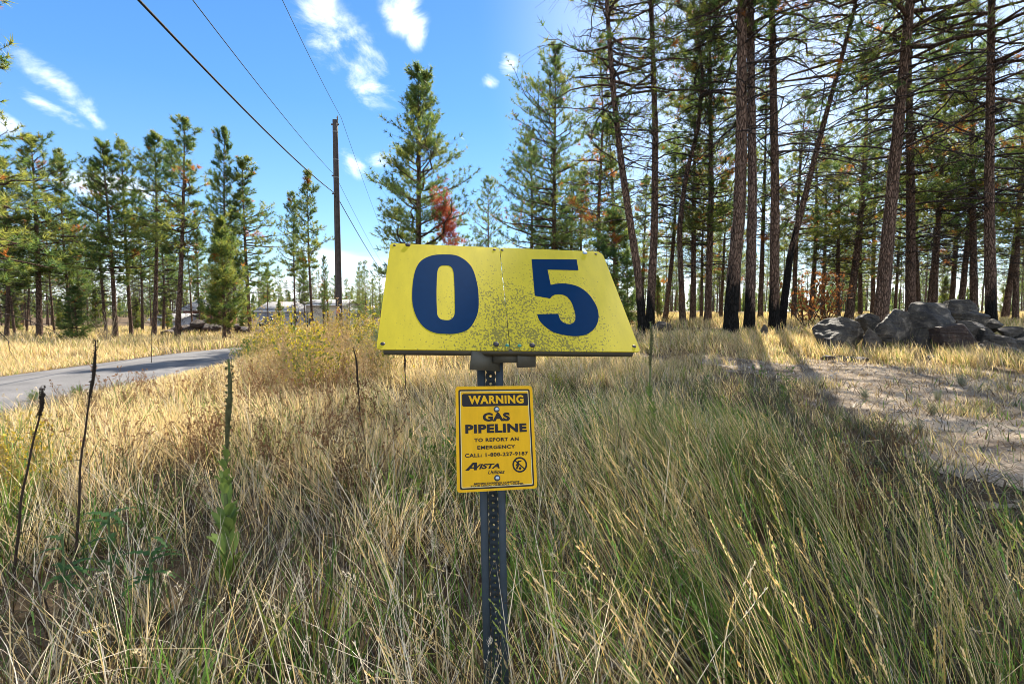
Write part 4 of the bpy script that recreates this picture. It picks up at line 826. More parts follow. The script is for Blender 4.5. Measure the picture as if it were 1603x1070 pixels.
# ------------------------------------------------------------------ utility poles and lines
M['wood_pole'] = tint_mat('weathered_pole', .85, 6, .35, .5)
def pole(D, px, topz, label, r0=.175, near=True, Y=None, X=None):
    x = at(px, 400, D).x if X is None else X; z0 = float(H(x, D)); e = empty('utility_pole', (x, D, z0)); tag(e, label, 'utility pole')
    t = np.linspace(0, 1, 12); h = topz-z0; mb = MB(); P = np.stack([0*t, 0*t, -.2+t*(h+.2)], 1)[None]; mb.tubes(P, (r0*(1-.27*t))[None], 18, col=(.075, .062, .058))
    n0 = 11*18; mb.T.append(np.array([[n0, n0+i, n0+i+1] for i in range(1, 17)])); mb.build('pole_shaft', M['wood_pole'], e, True)
    ins = MB(); zt = h; t = np.linspace(0, 1, 7); ins.tubes(np.stack([.12+0*t, 0*t, zt-.1+.32*t], 1)[None], np.array([[.02, .02, .045, .03, .045, .03, .015]]), 10, col=(.22, .16, .13)); ins.build('insulator', M['tint'], e, True)
    b = MB(); b.box((.10, -.03, zt-.10), (.10, .05, .10), col=(.12, .11, .11)); b.build('bracket', M['tint'], e)
    for zz in (zt-.22, at(528, 275, D).z-z0 if near else zt-3, at(528, 303, D).z-z0 if near else zt-4):
        b = MB(); b.box((-.17 if zz < zt-1 else 0, 0, zz), (.12 if zz < zt-1 else .40, .06, .07), col=(.13, .12, .12)); b.build('bracket', M['tint'], e)
    if near:
        gw = MB(); tt = np.linspace(0, 1, 14); gw.tubes(np.stack([.0*tt-.02, -(r0*(1-.27*tt)+.012), h*tt*.97], 1)[None], np.full((1, 14), .008), 5, col=(.16, .13, .10)); gw.build('ground_wire', M['tint'], e)
        for zb_ in (h-.6, h-2.0, h-2.9):
            bb = MB(); rr_ = r0*(1-.27*zb_/h)+.006; bb.tubes(np.array([[[0, 0, zb_-.03], [0, 0, zb_+.03]]]), np.array([[rr_, rr_]]), 18, col=(.20, .20, .20)); bb.build('band', M['tint'], e)
        s = MB(); s.box((.02, -.185, at(528, 487, D).z-z0), (.25, .012, .25), col=(.7, .62, .62)); so_ = s.build('notice_plate', M['tint'], e)
        s = MB(); s.box((.02, -.195, at(528, 487, D).z-z0), (.19, .006, .18), col=(.50, .02, .05)); s.build('notice_face', M['tint'], so_)
    return e, x, z0
pe, pX, pz = pole(26, 529, at(529, 188, 26).z, 'tall bare wooden utility pole carrying three lines, near weeds')
dxf = -.176; D2 = 116; pX2 = pX+dxf*(D2-26)
pole(D2, 0, float(H(pX2, D2))+11.4, 'far utility pole next along the line beyond the first', near=False, X=pX2)
def wire(px, py, r, lab, sN, sF, aN, z2off):
    a = at(px, py, 26); pts = []
    for s in np.linspace(1, 0, 40): # near span, coming from behind the camera
        L_ = 62; d = s*L_; pts.append((a.x+aN*d, 26-d, a.z-4*sN*s*(1-s)))
    b = Vector((pX2, D2, float(H(pX2, D2))+11.3+z2off))
    for s in np.linspace(0, 1, 40)[1:]: pts.append((a.x+(b.x-a.x)*s, 26+(D2-26)*s, a.z+(b.z-a.z)*s-4*sF*s*(1-s)))
    P = np.array(pts); mb = MB(); mb.tubes(P[None], np.full((1, len(P)), r), 6, col=(.03, .03, .035)); o = mb.build('power_line', M['tint'], None, True); tag(o, lab, 'power line', 'lines carried by the utility pole')
wire(534, 184, .009, 'thin topmost line running over the tip of the pole', 2.4, 1.9, .21, .1)
wire(525, 275, .009, 'thin middle line fixed to the left side of the pole', 1.9, 1.9, .205, -2.8)
wire(525, 303, .021, 'thick dark lowest line fixed to the left side of the pole', 2.0, 1.9, .205, -3.8)

# ------------------------------------------------------------------ houses, sheds, car, posts far away
M['wall_blue'] = flat('blue_grey_siding', (.34, .37, .45), .7, var=.06, scale=3); M['wall_beige'] = flat('beige_siding', (.50, .46, .38), .7, var=.06, scale=3)
M['wall_red'] = flat('reddish_siding', (.26, .09, .07), .7, var=.15, scale=3); M['white'] = flat('white_paint', (.78, .78, .76), .5, var=.05); M['roof'] = flat('grey_shingle', (.25, .245, .24), .85, var=.12, scale=9)
M['glass'] = flat('window_glass', (.04, .05, .06), .12, spec=.6); M['carpaint'] = flat('dark_car_paint', (.03, .03, .04), .25, var=.1, spec=.6); M['rubber'] = flat('tyre_rubber', (.02, .02, .02), .9)
def house(px0, px1, D, dep, eave, ridge, wall, label, name='house', cat='house', wins=(), zfix=None):
    xa = at(px0, 490, D).x; xb = at(px1, 490, D).x; z0 = float(H((xa+xb)/2, D+dep/2))-.2 if zfix is None else zfix; W_ = xb-xa; e = empty(name, ((xa+xb)/2, D, z0)); tag(e, label, cat)
    he = eave-z0; hr = ridge-z0; w2 = W_/2; mb = MB()
    V = [(-w2, 0, 0), (w2, 0, 0), (w2, dep, 0), (-w2, dep, 0), (-w2, 0, he), (w2, 0, he), (w2, dep, he), (-w2, dep, he), (-w2, dep/2, hr-.12), (w2, dep/2, hr-.12)]
    mb.add(V, [[0, 1, 5, 4], [1, 2, 6, 5], [2, 3, 7, 6], [3, 0, 4, 7]], [[5, 6, 9], [7, 4, 8]]); mb.build('wall', wall, e)
    rf = MB(); o = .35
    for sgn in (-1, 1):
        y0 = -o if sgn < 0 else dep+o; zz = he-o*(hr-he)/(dep/2); c = [(-w2-o, y0, zz), (w2+o, y0, zz), (w2+o, dep/2, hr), (-w2-o, dep/2, hr)]
        V = c+[(x, y, z+.14) for x, y, z in c]; rf.add(V, [[0, 1, 2, 3], [4, 5, 6, 7], [0, 1, 5, 4], [1, 2, 6, 5], [2, 3, 7, 6], [3, 0, 4, 7]])
    r_ = rf.build('roof', M['roof'], e); fs = MB(); fs.box((0, -o-.02, he-o*(hr-he)/(dep/2)+.03), (W_+2*o, .04, .2)); fs.build('fascia', M['white'], r_)
    for (x, z, a, b_) in wins:
        f = MB(); f.box((x, -.03, z), (a+.16, .06, b_+.16)); fo = f.build('window', M['white'], e); g_ = MB(); g_.box((x-a/4, -.07, z), (a/2-.06, .03, b_)); g_.box((x+a/4, -.07, z), (a/2-.06, .03, b_)); g_.build('pane', M['glass'], fo)
    return e
zz = lambda py, D: at(500, py, D).z
house(402, 476, 85, 9, zz(486.5, 85), zz(473, 87), M['wall_blue'], 'low blue-grey house with grey shingle roof and one window', wins=[(-1.0, 1.45, 1.6, 1.1), (2.6, 1.5, 1.0, .9)])
house(479, 539, 78, 7, zz(477, 78), zz(469.5, 80), M['wall_beige'], 'pale beige outbuilding with a broad gable, behind the utility pole', wins=[(-2.2, 1.5, .9, .9)])
house(549, 556, 72, 2.4, zz(488, 72), zz(484, 72), M['wall_beige'], 'narrow pale shed right of the utility pole', 'shed', 'shed')
house(287, 322, 62, 7, zz(484, 62), zz(470, 64), M['wall_red'], 'reddish house with white trim half hidden by pines', wins=[(0, 1.6, .9, .9)])
house(238, 276, 58, 5, zz(500, 58), zz(492, 58), M['wall_blue'], 'low grey shed with a white eave behind the left-hand pines', 'shed', 'shed')
bn = MB(); bn.box((0, 0, .45), (.8, .7, .9), col=(.35, .38, .62)); bn.box((0, -.02, .95), (.88, .78, .1), col=(.6, .6, .7)); x = at(567, 500, 66).x
e = empty('storage_bin', (x, 66, float(H(x, 66)))); tag(e, 'small bluish storage bin in the field right of the pole', 'bin'); bn.build('bin_body', M['tint'], e)
def car(px, D, rz, label):
    x = at(px, 500, D).x; e = empty('parked_car', (x, D, float(H(x, D))+.02), rz); tag(e, label, 'car')
    prof = [(-2.1, .35), (-2.15, .75), (-1.95, .95), (-1.5, 1.0), (-.9, 1.42), (.6, 1.45), (1.2, 1.05), (2.0, .9), (2.15, .6), (2.1, .35)]
    V = []; n = len(prof)
    for y, sx in ((-.88, 1), (-.80, 1), (.80, 1), (.88, 1)):
        for (a, b) in prof: k = .8 if b > 1.1 else 1; V.append((a*(1 if abs(y) < .85 else .985), y*k, b*(1 if abs(y) < .85 else .99)))
    q = [[r*n+i, r*n+(i+1) % n, (r+1)*n+(i+1) % n, (r+1)*n+i] for r in range(3) for i in range(n)]
    mb = MB(); mb.add(V, q, [[0, i, i+1] for i in range(1, n-1)]+[[3*n, 3*n+i+1, 3*n+i] for i in range(1, n-1)]); mb.build('body', M['carpaint'], e)
    gl = MB(); gl.box((-1.22, 0, 1.22), (.06, 1.2, .36), Matrix.Rotation(R(55), 3, 'Y')); gl.box((.92, 0, 1.25), (.06, 1.2, .36), Matrix.Rotation(R(-58), 3, 'Y')); gl.box((-.1, -.715, 1.24), (1.3, .03, .28)); gl.box((-.1, .715, 1.24), (1.3, .03, .28)); gl.build('windshield', M['glass'], e)
    for sx in (-1.35, 1.35):
        for sy in (-.82, .82):
            wh = MB(); t = np.array([-.1, -.09, .09, .1]); wh.tubes(np.stack([sx+0*t, sy+t, .33+0*t], 1)[None], np.array([[.22, .33, .33, .22]]), 18); wo = wh.build('wheel', M['rubber'], e)
    for sy in (-.62, .62): hl = MB(); hl.box((2.12, sy, .72), (.05, .3, .14)); hl.build('headlight', M['white'], e)
car(424, 68, R(-80), 'dark car parked before the blue-grey house')
M['post_wood'] = tint_mat('old_post_wood', .9, 20, .3, .4)
posts = [(456, 46, 491), (481, 48, 488), (506, 44, 469), (513, 44, 468), (543, 47, 489), (560, 50, 496), (442, 50, 494)]
posts.sort()
for j, (px, D, ty) in enumerate(posts):
    x = at(px, 500, D).x; z0 = float(H(x, D)); z1 = at(px, ty, D).z; mb = MB(); t = np.array([0, .3, .6, 1]); mb.tubes(np.stack([x+0*t+.03*t, D+0*t, z0-.2+(z1-z0+.2)*t], 1)[None], np.array([[.075, .07, .07, .06]]), 8, col=(.07, .055, .045)); mb.T.append(np.array([[24, 24+i, 25+i] for i in range(1, 7)]))
    tag(mb.build('fence_post', M['post_wood']), f'dark fence post in the weeds before the far houses, {ORD[j]} from left', 'fence post', 'fence posts before the far houses')

# ------------------------------------------------------------------ weeds and tall plants
WR = np.random.default_rng(21)
def little_leaves(mb, P, A, size, col, rng, w_=.35, two=False):
    n = len(P); F_ = rot_frames(A, rng); s = size*(.6+.8*rng.random(n))
    a = F_[:, :, 2]; b = F_[:, :, 0]
    V = np.stack([P, P+a*(s*.5)[:, None]+b*(s*w_/2)[:, None], P+a*s[:, None], P+a*(s*.5)[:, None]-b*(s*w_/2)[:, None]], 1).reshape(-1, 3)
    mb.add(V, np.arange(len(V)).reshape(-1, 4), col=np.repeat(col*(.7+.6*rng.random((n, 1))), 4, 0))
def bush(seed, h, w_, nst=16, nsub=7, leaf=.04, nleaf=5, stemcol=(.16, .13, .07), cols=((.10, .15, .03),), tipcol=None, tipn=0, tipsize=.02, spread=.5, ball=False, lw=.35, up=.8, srad=.0035):
    rng = np.random.default_rng(seed); K = 6; t = np.linspace(0, 1, K)[None, :, None]
    a = rng.random(nst)*6.28; sp_ = rng.random(nst)**.6*spread; D0 = np.stack([np.cos(a)*sp_, np.sin(a)*sp_, np.ones(nst)], 1); D0 /= np.linalg.norm(D0, axis=1, keepdims=True)
    L0 = h*(.65+.4*rng.random(nst)); P = D0[:, None]*L0[:, None, None]*t+np.array([0, 0, 0])+rng.normal(size=(nst, K, 3))*h*.012*t+D0[:, None]*[1, 1, -.2]*(t**2)*L0[:, None, None]*.15*rng.random((nst, 1, 1))
    P[:, :, :2] += rng.normal(size=(nst, 1, 2))*w_*.06
    st = MB(); st.tubes(P, np.tile(srad*(1-.7*np.linspace(0, 1, K)), (nst, 1)), 4, col=np.tile(stemcol, (nst, 1)))
    ts = rng.uniform(.06, .98, (nst, nsub)); idx = ts*(K-1); i0 = np.clip(np.floor(idx).astype(int), 0, K-2); f = (idx-i0)[..., None]; bi = np.arange(nst)[:, None]
    S0 = P[bi, i0]*(1-f)+P[bi, i0+1]*f; T0 = P[bi, i0+1]-P[bi, i0]; T0 /= np.linalg.norm(T0, axis=2, keepdims=True)
    Dt = T0*up+rng.normal(size=T0.shape)*.55; Dt /= np.linalg.norm(Dt, axis=2, keepdims=True); Lt = h*.28*(1.1-ts)*(.5+rng.random(ts.shape))+.02
    u = np.array([0, .5, 1])[None, None, :, None]; TP = S0[:, :, None]+Dt[:, :, None]*Lt[..., None, None]*u+np.array([0, 0, 1])*(u**2)*(Lt*.15)[..., None, None]; TPf = TP.reshape(-1, 3, 3)
    st.tubes(TPf, np.tile([[srad*.45, srad*.35, srad*.2]], (len(TPf), 1)), 3, col=np.tile(stemcol, (len(TPf), 1)))
    fo = MB(); cols = np.array(cols)
    for q in range(nleaf):
        uu = rng.random(len(TPf))[:, None]; P_ = TPf[:, 0]*(1-uu)+TPf[:, 2]*uu; A_ = (TPf[:, 2]-TPf[:, 0])*6+rng.normal(size=P_.shape)*.7; little_leaves(fo, P_, A_, leaf, cols[rng.integers(0, len(cols), len(P_))], rng, lw)
        uu = rng.uniform(.08, 1, nst); k0 = (uu*(K-1)).astype(int).clip(0, K-2); little_leaves(fo, P[np.arange(nst), k0], rng.normal(size=(nst, 3))+[0, 0, .8], leaf*1.3, cols[rng.integers(0, len(cols), nst)], rng, lw)
    if tipcol is not None:
        tips = TPf[:, 2]; tips = np.concatenate([tips, P[:, -1]])
        for q in range(tipn):
            little_leaves(fo, tips+rng.normal(size=tips.shape)*tipsize*.4, rng.normal(size=tips.shape)+[0, 0, .5], tipsize, np.tile(tipcol, (len(tips), 1)), rng, .8)
    return st.mesh('stem'), fo.mesh('foliage')
YB = [bush(601, 1.0, .6, 14, 7, .04, 4, (.22, .20, .07), ((.17, .20, .03), (.28, .27, .04), (.10, .15, .03)), (.55, .45, .03), 4, .02),
      bush(602, .9, .6, 12, 7, .035, 4, (.25, .17, .08), ((.20, .19, .04), (.13, .16, .04), (.30, .20, .05)), (.50, .36, .04), 3, .022)]
TB = [bush(610, 1.1, .6, 10, 9, .03, 3, (.40, .29, .17), ((.45, .33, .18), (.35, .24, .12), (.28, .27, .08)), (.40, .27, .14), 4, .02, spread=.5),
      bush(611, .9, .6, 8, 9, .03, 3, (.36, .28, .16), ((.42, .32, .14), (.46, .38, .20)), (.40, .30, .12), 5, .02, spread=.6)]
GB = [bush(603, .8, .6, 22, 7, .07, 6, (.12, .17, .05), ((.09, .16, .03), (.13, .20, .04), (.07, .12, .03)), None, 0, .02, lw=.22),
      bush(604, .8, .6, 22, 8, .035, 8, (.16, .17, .12), ((.17, .22, .14), (.13, .18, .11), (.22, .25, .17)), None, 0, .02)]
BB = [bush(605, .8, .5, 9, 9, .022, 2, (.16, .08, .04), ((.22, .12, .05), (.15, .10, .04)), (.24, .12, .06), 6, .014, spread=.6),
      bush(606, .7, .5, 8, 10, .022, 2, (.12, .07, .04), ((.18, .10, .05), (.12, .12, .04)), (.16, .09, .05), 6, .015, spread=.7)]
DB = [bush(607, 1.5, 1.0, 9, 8, .03, 1, (.42, .32, .20), ((.3, .2, .1),), None, 0, .02, spread=.55, srad=.011)]
LG_ = [bush(608, .55, .3, 4, 6, .055, 2, (.14, .17, .06), ((.09, .17, .035), (.15, .22, .05)), None, 0, .02, spread=.4, lw=.4, up=.5)]
BL = [bush(609, 2.6, 1.6, 9, 10, .13, 5, (.07, .045, .03), ((.30, .12, .04), (.38, .17, .06), (.22, .09, .04)), None, 0, .02, spread=.75, srad=.02, lw=.6, up=.4)]
PLANTS = []
def plant(protos, i, px, D, s, name, cat, group, desc, label=None, dz=0, x=None):
    x = at(px, 520, D).x if x is None else x; o = empty(name, (x, D, float(H(x, D))-.02), (px*.37+D) % 6.28); o.scale = (s, s, s)
    m_ = protos[i % len(protos)]; link('stem', m_[0], M['stem'], o); link('foliage', m_[1], M['leaf'], o)
    if label: tag(o, label, cat, group)
    else: PLANTS.append((o, px, D, desc, cat, group))
    return o
r_ = random.Random(3)
for k in range(24): px = 405+(k*61 % 205)+r_.uniform(-6, 6); plant(YB, k, px, r_.uniform(7.5, 13), r_.uniform(.9, 1.5), 'yellow_bush', 'bush', 'yellow-flowered bushes below the utility pole', 'yellow-flowered bush left of the yellow panel')
for k in range(30): plant(TB, k, r_.uniform(385, 612), r_.uniform(6.8, 12), r_.uniform(.75, 1.35), 'dry_bush', 'bush', 'tan dried bushes among the yellow ones', 'tan dried bush among the yellow-flowered ones')
for k in range(12): plant(TB, k, r_.uniform(1000, 1350), r_.uniform(10, 15), r_.uniform(.4, .7), 'dry_bush', 'bush', 'tan dried bushes before the right-hand pines', 'tan dried bush between the panel and the rock pile')
for k in range(12): plant(YB, k, r_.uniform(835, 1000), r_.uniform(8, 12.5), r_.uniform(.4, .6), 'yellow_bush', 'bush', 'low yellow bushes right of the post', 'low yellow bush under the five, right of the post')
for k in range(7): plant(YB, 1, r_.uniform(-15, 60), r_.uniform(3.6, 5.5), r_.uniform(.55, .85), 'yellow_bush', 'bush', 'yellow weeds at the left picture edge', 'orange-yellow weed at the left picture edge')
for k in range(9): plant(GB, 0, r_.uniform(378, 432), r_.uniform(10.5, 16), r_.uniform(.6, 1.1), 'green_bush', 'bush', 'green bushes at the end of the road', 'feathery green bush where the road ends')
for k in range(6): plant(GB, 1, r_.uniform(560, 608), r_.uniform(9.5, 13), r_.uniform(.8, 1.1), 'sage_bush', 'bush', 'grey-green sage bushes beside the panel', 'grey-green sage bush touching the panel\'s left edge')
for k in range(5): plant(GB, 0, 60+k*70+r_.uniform(-20, 20), r_.uniform(6.6, 8.5), r_.uniform(.3, .45), 'green_bush', 'bush', 'small green weeds along the near road edge', 'small green weed on the near road edge')
for k in range(24): plant(BB, k, r_.uniform(365, 610), r_.uniform(3.6, 8.5), r_.uniform(.8, 1.15), 'knapweed', 'weed', 'brown knapweeds in the sunlit grass', 'brown dried weed with dark seed heads in the sunlit grass')
for k in range(20): plant(BB, k, r_.uniform(60, 360), r_.uniform(3.2, 8), r_.uniform(.7, 1.05), 'knapweed', 'weed', 'thin dried weeds on the left', 'thin dried weed between the dark stalks and the green mullein')
for k in range(18): plant(BB, k+1, r_.uniform(1080, 1500), r_.uniform(3.0, 5.2), r_.uniform(.5, .75), 'knapweed', 'weed', 'brown knapweeds beside the dirt track', 'low brown weed on the near side of the dirt track')
for k in range(14): plant(LG_, k, r_.uniform(1040, 1280), r_.uniform(3.8, 9), r_.uniform(.6, .95), 'green_weed', 'weed', 'green weeds beside the dirt track', 'leafy green weed left of the dirt track')
for k in range(6): plant(LG_, k, r_.uniform(605, 712), r_.uniform(3.0, 4.8), r_.uniform(.9, 1.15), 'green_weed', 'weed', 'green weeds left of the post', 'leafy green weed just left of the warning sign')
for k in range(7): plant(GB, 1, r_.uniform(1180, 1590), r_.uniform(4.2, 9), r_.uniform(.22, .38), 'sage_bush', 'bush', 'small grey-green bushes on the dirt track', 'small grey-green bush on the dirt track')
plant(DB, 0, 168, 24, 1.5, 'dead_shrub', 'shrub', None, '', 'pale dead branching shrub beyond the road, among the left pines')
plant(DB, 0, 412, 13.5, .95, 'dead_shrub', 'shrub', None, '', 'bleached dead shrub standing above the yellow bushes')
plant(DB, 0, 490, 16, .8, 'dead_shrub', 'shrub', None, '', 'bleached dead shrub left of the foot of the utility pole')
plant(BL, 0, 1262, 19.0, 1.0, 'scorched_shrub', 'shrub', None, '', 'scorched shrub with brown leaves beside the slanting pine')
plant(BL, 0, 1295, 20.0, .85, 'scorched_shrub', 'shrub', None, '', 'smaller brown-leaved shrub right of the scorched one')
plant(BB, 0, 1042, 19.5, 2.2, 'twiggy_shrub', 'shrub', None, '', 'grey twiggy shrub at the foot of the straight slim pine')
from itertools import groupby
PLANTS.sort(key=lambda t: (t[3], t[1]))
for ds, it in groupby(PLANTS, key=lambda t: t[3]):
    it = list(it)
    for j, t in enumerate(it): tag(t[0], f'{ds}, {ORD[j]} from left', t[4], t[5])

def mullein(px_top, px_base, D, spike, dead, label, leaf_to=0.0, thick=.0075, name='mullein_plant'):
    a = at(*px_base, D); zb = float(H(a.x, D)); b = at(*px_top, D); rng = np.random.default_rng(int(px_top[0]))
    e = empty(name, (a.x, D, zb)); tag(e, label, 'mullein stalk'); hgt = b.z-zb; t = np.linspace(0, 1, 14)
    bx = (b.x-a.x); P = np.stack([bx*t**1.15+np.sin(t*9)*.010+np.sin(t*23)*.004, .0*t+rng.normal(size=14)*.002, hgt*t-.02], 1)
    col = (.05, .035, .025) if dead else (.14, .17, .06)
    st = MB(); st.tubes(P[None], (thick*(1-.5*t))[None], 7, col=col)
    if dead:
        for _ in range(9):
            k = rng.uniform(.25, .8); p = np.array([np.interp(k, t, P[:, i]) for i in range(3)]); d = np.array([rng.normal(), rng.normal(), rng.uniform(.1, .9)])*.035; st.tubes(np.array([[p, p+d*.5, p+d]]), np.array([[.003, .002, .001]]), 3, col=col)
    st.build('stem', M['stem'], e, True)
    sp_ = MB(); t2 = np.linspace(1-spike, 1.0, 26); P2 = np.stack([np.interp(t2, t, P[:, i]) for i in range(3)], 1); r2 = thick*1.15*np.sin(np.clip((t2-(1-spike))/spike, 0.02, 1)*2.6+.35)*(.8+.4*rng.random(26)); sp_.tubes(P2[None], np.clip(r2, .002, 1)[None], 8, col=(.035, .025, .018) if dead else (.10, .10, .045))
    n = 240; k = rng.integers(0, 25, n); ph = rng.random(n)*6.28; A_ = np.stack([np.cos(ph), np.sin(ph), .5+0*ph], 1); little_leaves(sp_, P2[k]+A_*[1, 1, 0]*(thick*.75)+np.array([0, 0, 1])*rng.random((n, 1))*.02, A_, thick*1.1, np.tile((.04, .028, .02) if dead else (.12, .12, .05), (n, 1)), rng, .8)
    sp_.build('seed_spike', M['stem'], e)
    if leaf_to:
        lf = MB()
        for q in range(56):
            k = rng.random()**1.1*leaf_to; p = np.array([np.interp(k, t, P[:, i]) for i in range(3)]); ph = q*2.4; L_ = (.17*(1-k/leaf_to)+.07)*(.75+.5*rng.random()); wd_ = L_*.17
            s = np.linspace(0, 1, 6); o = np.array([math.cos(ph), math.sin(ph), 0]); sd = np.array([-o[1], o[0], 0]); cen = p+o[None]*(L_*(.42*s-.0*s**2))[:, None]+np.array([0, 0, 1.])*(L_*(1.0*s-.35*s**2.2))[:, None]; ww = wd_*np.sin(np.clip(s*2.7+.35, 0, 3.1))
            V = np.concatenate([cen-sd*ww[:, None], cen-np.array([0, 0, .012])*(s[:, None] > .01), cen+sd*ww[:, None]]); Q = [[i, i+1, 6+i+1, 6+i] for i in range(5)]+[[6+i, 7+i, 13+i, 12+i] for i in range(5)]
            lf.add(V, Q, col=np.array([.24, .33, .09])*(.75+.5*rng.random()))
        lf.build('foliage', M['leaf'], e, True)
mullein((149, 527), (108, 775), 2.9, .27, True, 'tall dead mullein stalk with dark seed spike, crossing the road edge')
mullein((66, 602), (10, 830), 2.7, .14, True, 'shorter dead mullein stalk with a stubby head near the left edge', thick=.008)
mullein((357, 556), (352, 845), 2.7, .42, False, 'green mullein with tall dark spike and pale leaves left of the signs', .62, .012)
mullein((553, 540), (574, 680), 4.6, .35, True, 'short dark mullein spike just left of the yellow panel')
mullein((1018, 500), (1020, 640), 5.0, .35, False, 'green mullein right beside the panel\'s lower right corner', .55, .012)
mullein((240, 468), (236, 560), 13.0, .3, True, 'far dead stalk standing on the verge of the road')
mullein((631, 545), (640, 640), 6.5, .3, True, 'small dead stalk showing below the zero of the panel', thick=.009)

def thistle(px, py, D, label):
    a = at(px, py, D); e = empty('thistle_plant', (a.x, D, float(H(a.x, D)))); tag(e, label, 'thistle'); rng = np.random.default_rng(px); lf = MB(); hz = a.z-float(H(a.x, D))
    t = np.linspace(0, 1, 5); st = MB(); st.tubes(np.stack([0*t, 0*t, hz*t*.8], 1)[None], np.full((1, 5), .005), 5, col=(.10, .16, .06)); st.build('stem', M['stem'], e)
    for q in range(11):
        ph = q*2.4+rng.random(); L_ = rng.uniform(.09, .17); s = np.linspace(0, 1, 12); o = np.array([math.cos(ph), math.sin(ph), 0]); sd = np.array([-o[1], o[0], 0]); p = np.array([0, 0, hz*rng.uniform(.35, .8)])
        cen = p+o[None]*(L_*s)[:, None]+np.array([0, 0, 1.])*(L_*(.6*s-.7*s**2))[:, None]; ww = L_*.20*(1-s*.8)*np.where(np.arange(12) % 2, 1.0, .28); V = np.concatenate([cen-sd*ww[:, None], cen, cen+sd*ww[:, None]])
        lf.add(V, [[i, i+1, 12+i+1, 12+i] for i in range(11)]+[[12+i, 13+i, 25+i, 24+i] for i in range(11)], col=np.array([.06, .13, .03])*(.8+.5*rng.random()))
    lf.build('foliage', M['leaf'], e)
thistle(168, 768, 2.5, 'dark green thistle between the dead stalk and the green mullein')
thistle(95, 795, 2.3, 'dark green thistle low beside the foot of the tall dead stalk')
thistle(232, 800, 2.3, 'dark green thistle nearest the green mullein')

# ------------------------------------------------------------------ grass (nobody could count it)
def blades(name, n, samp, hfun, colfun, lean, wd, levels=4, head=None, label='', bend=.35, mat=None, seed=1, spread=.35, clump=.05, jit=.2):
    rng = np.random.default_rng(seed); x, y = samp(rng, n); n = len(x)
    z = H(x, y); h = hfun(x, y, rng); lx, ly = lean(x, y); az = rng.random(n)*6.283; sp_ = rng.random(n)*spread
    dx = lx*1.35+np.cos(az)*sp_; dy = ly+np.sin(az)*sp_; cb = bend*rng.random(n)**1.5; cb = np.where(rng.random(n) < .09, cb*2.2+.3, cb); ck = (vn(x, y, .13, 91)-.5)*.5; cl = (vn(x, y, .13, 92)-.5)*.5; dx = dx+ck; dy = dy+cl; ba = az+rng.normal(size=n)*.7+0
    bx = lx*.2+np.cos(ba)*cb; by = ly*.2+np.sin(ba)*cb
    t = np.linspace(0, 1, levels+1)[None, :]
    X = x[:, None]+h[:, None]*(dx[:, None]*t+bx[:, None]*t**2.4); Y = y[:, None]+h[:, None]*(dy[:, None]*t+by[:, None]*t**2.4)
    hor = np.sqrt((dx+bx)**2+(dy+by)**2); Z = z[:, None]+h[:, None]*(t*np.sqrt(np.clip(1-.35*dx**2-.35*dy**2, .3, 1))[:, None]-(cb*.55)[:, None]*t**3)-.01
    fa = rng.random(n)*3.14; wv = np.stack([np.cos(fa), np.sin(fa), 0*fa], 1); W_ = (wd(x, y, rng)[:, None]*np.clip(1-t, 0, 1)**.55)/2
    P = np.stack([X, Y, Z], -1); Lf = P-wv[:, None]*W_[..., None]; Rt = P+wv[:, None]*W_[..., None]
    nl = levels; V = np.concatenate([np.stack([Lf[:, :nl], Rt[:, :nl]], 2).reshape(n, 2*nl, 3), P[:, nl:]], 1); per = 2*nl+1
    b = (np.arange(n)*per)[:, None]; i = np.arange(nl-1)[None]*2; Q = np.stack([b+i, b+i+1, b+i+3, b+i+2], -1).reshape(-1, 4); T = np.stack([b[:, 0]+2*nl-2, b[:, 0]+2*nl-1, b[:, 0]+2*nl], -1)
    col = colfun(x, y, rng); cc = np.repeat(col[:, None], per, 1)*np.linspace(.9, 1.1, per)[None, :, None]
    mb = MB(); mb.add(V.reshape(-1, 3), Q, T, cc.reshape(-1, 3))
    if head is not None:
        hd = head(x, y, rng, h) ; k = np.where(hd > 0)[0]
        for kind in (1, 2):
            kk = k[hd[k] == kind]
            if len(kk) == 0: continue
            m_ = 24 if kind == 1 else 26
            tip = P[kk, -1]; dr = P[kk, -1]-P[kk, -2]; dr /= np.linalg.norm(dr, axis=1, keepdims=True)+1e-9
            s = rng.random((len(kk), m_)); hl = (rng.uniform(.09, .16, len(kk)) if kind == 1 else rng.uniform(.08, .17, len(kk)))[:, None]
            dv = np.array([0, 0, -1.]) if kind == 2 else np.zeros(3)
            pos = tip[:, None]+dr[:, None]*((s-.25)*hl)[..., None]+dv*(s**2*hl*.55)[..., None]
            ax = dr[:, None]+rng.normal(size=pos.shape)*(.14 if kind == 1 else .6); c = col[kk]*(1.15 if kind == 1 else 1.02)+(.02 if kind == 2 else .03)
            side = rng.normal(size=pos.shape); side -= (side*ax).sum(-1, keepdims=True)*ax/(ax**2).sum(-1, keepdims=True); side /= np.linalg.norm(side, axis=-1, keepdims=True)
            ln = (.016 if kind == 1 else .015); ww = (.0022 if kind == 1 else   .0012); ax = ax/np.linalg.norm(ax, axis=-1, keepdims=True)
            if kind == 2: pos = pos+side*.007*rng.random(pos.shape[:2])[..., None]
            V = np.stack([pos, pos+ax*ln*.45+side*ww, pos+ax*ln, pos+ax*ln*.45-side*ww], 2).reshape(-1, 3); mb.add(V, np.arange(len(V)).reshape(-1, 4), col=np.repeat(c, m_*4, 0))
    o = mb.build(name, mat or M['grass']); tag(o, label, 'grass', None, 'stuff'); return o
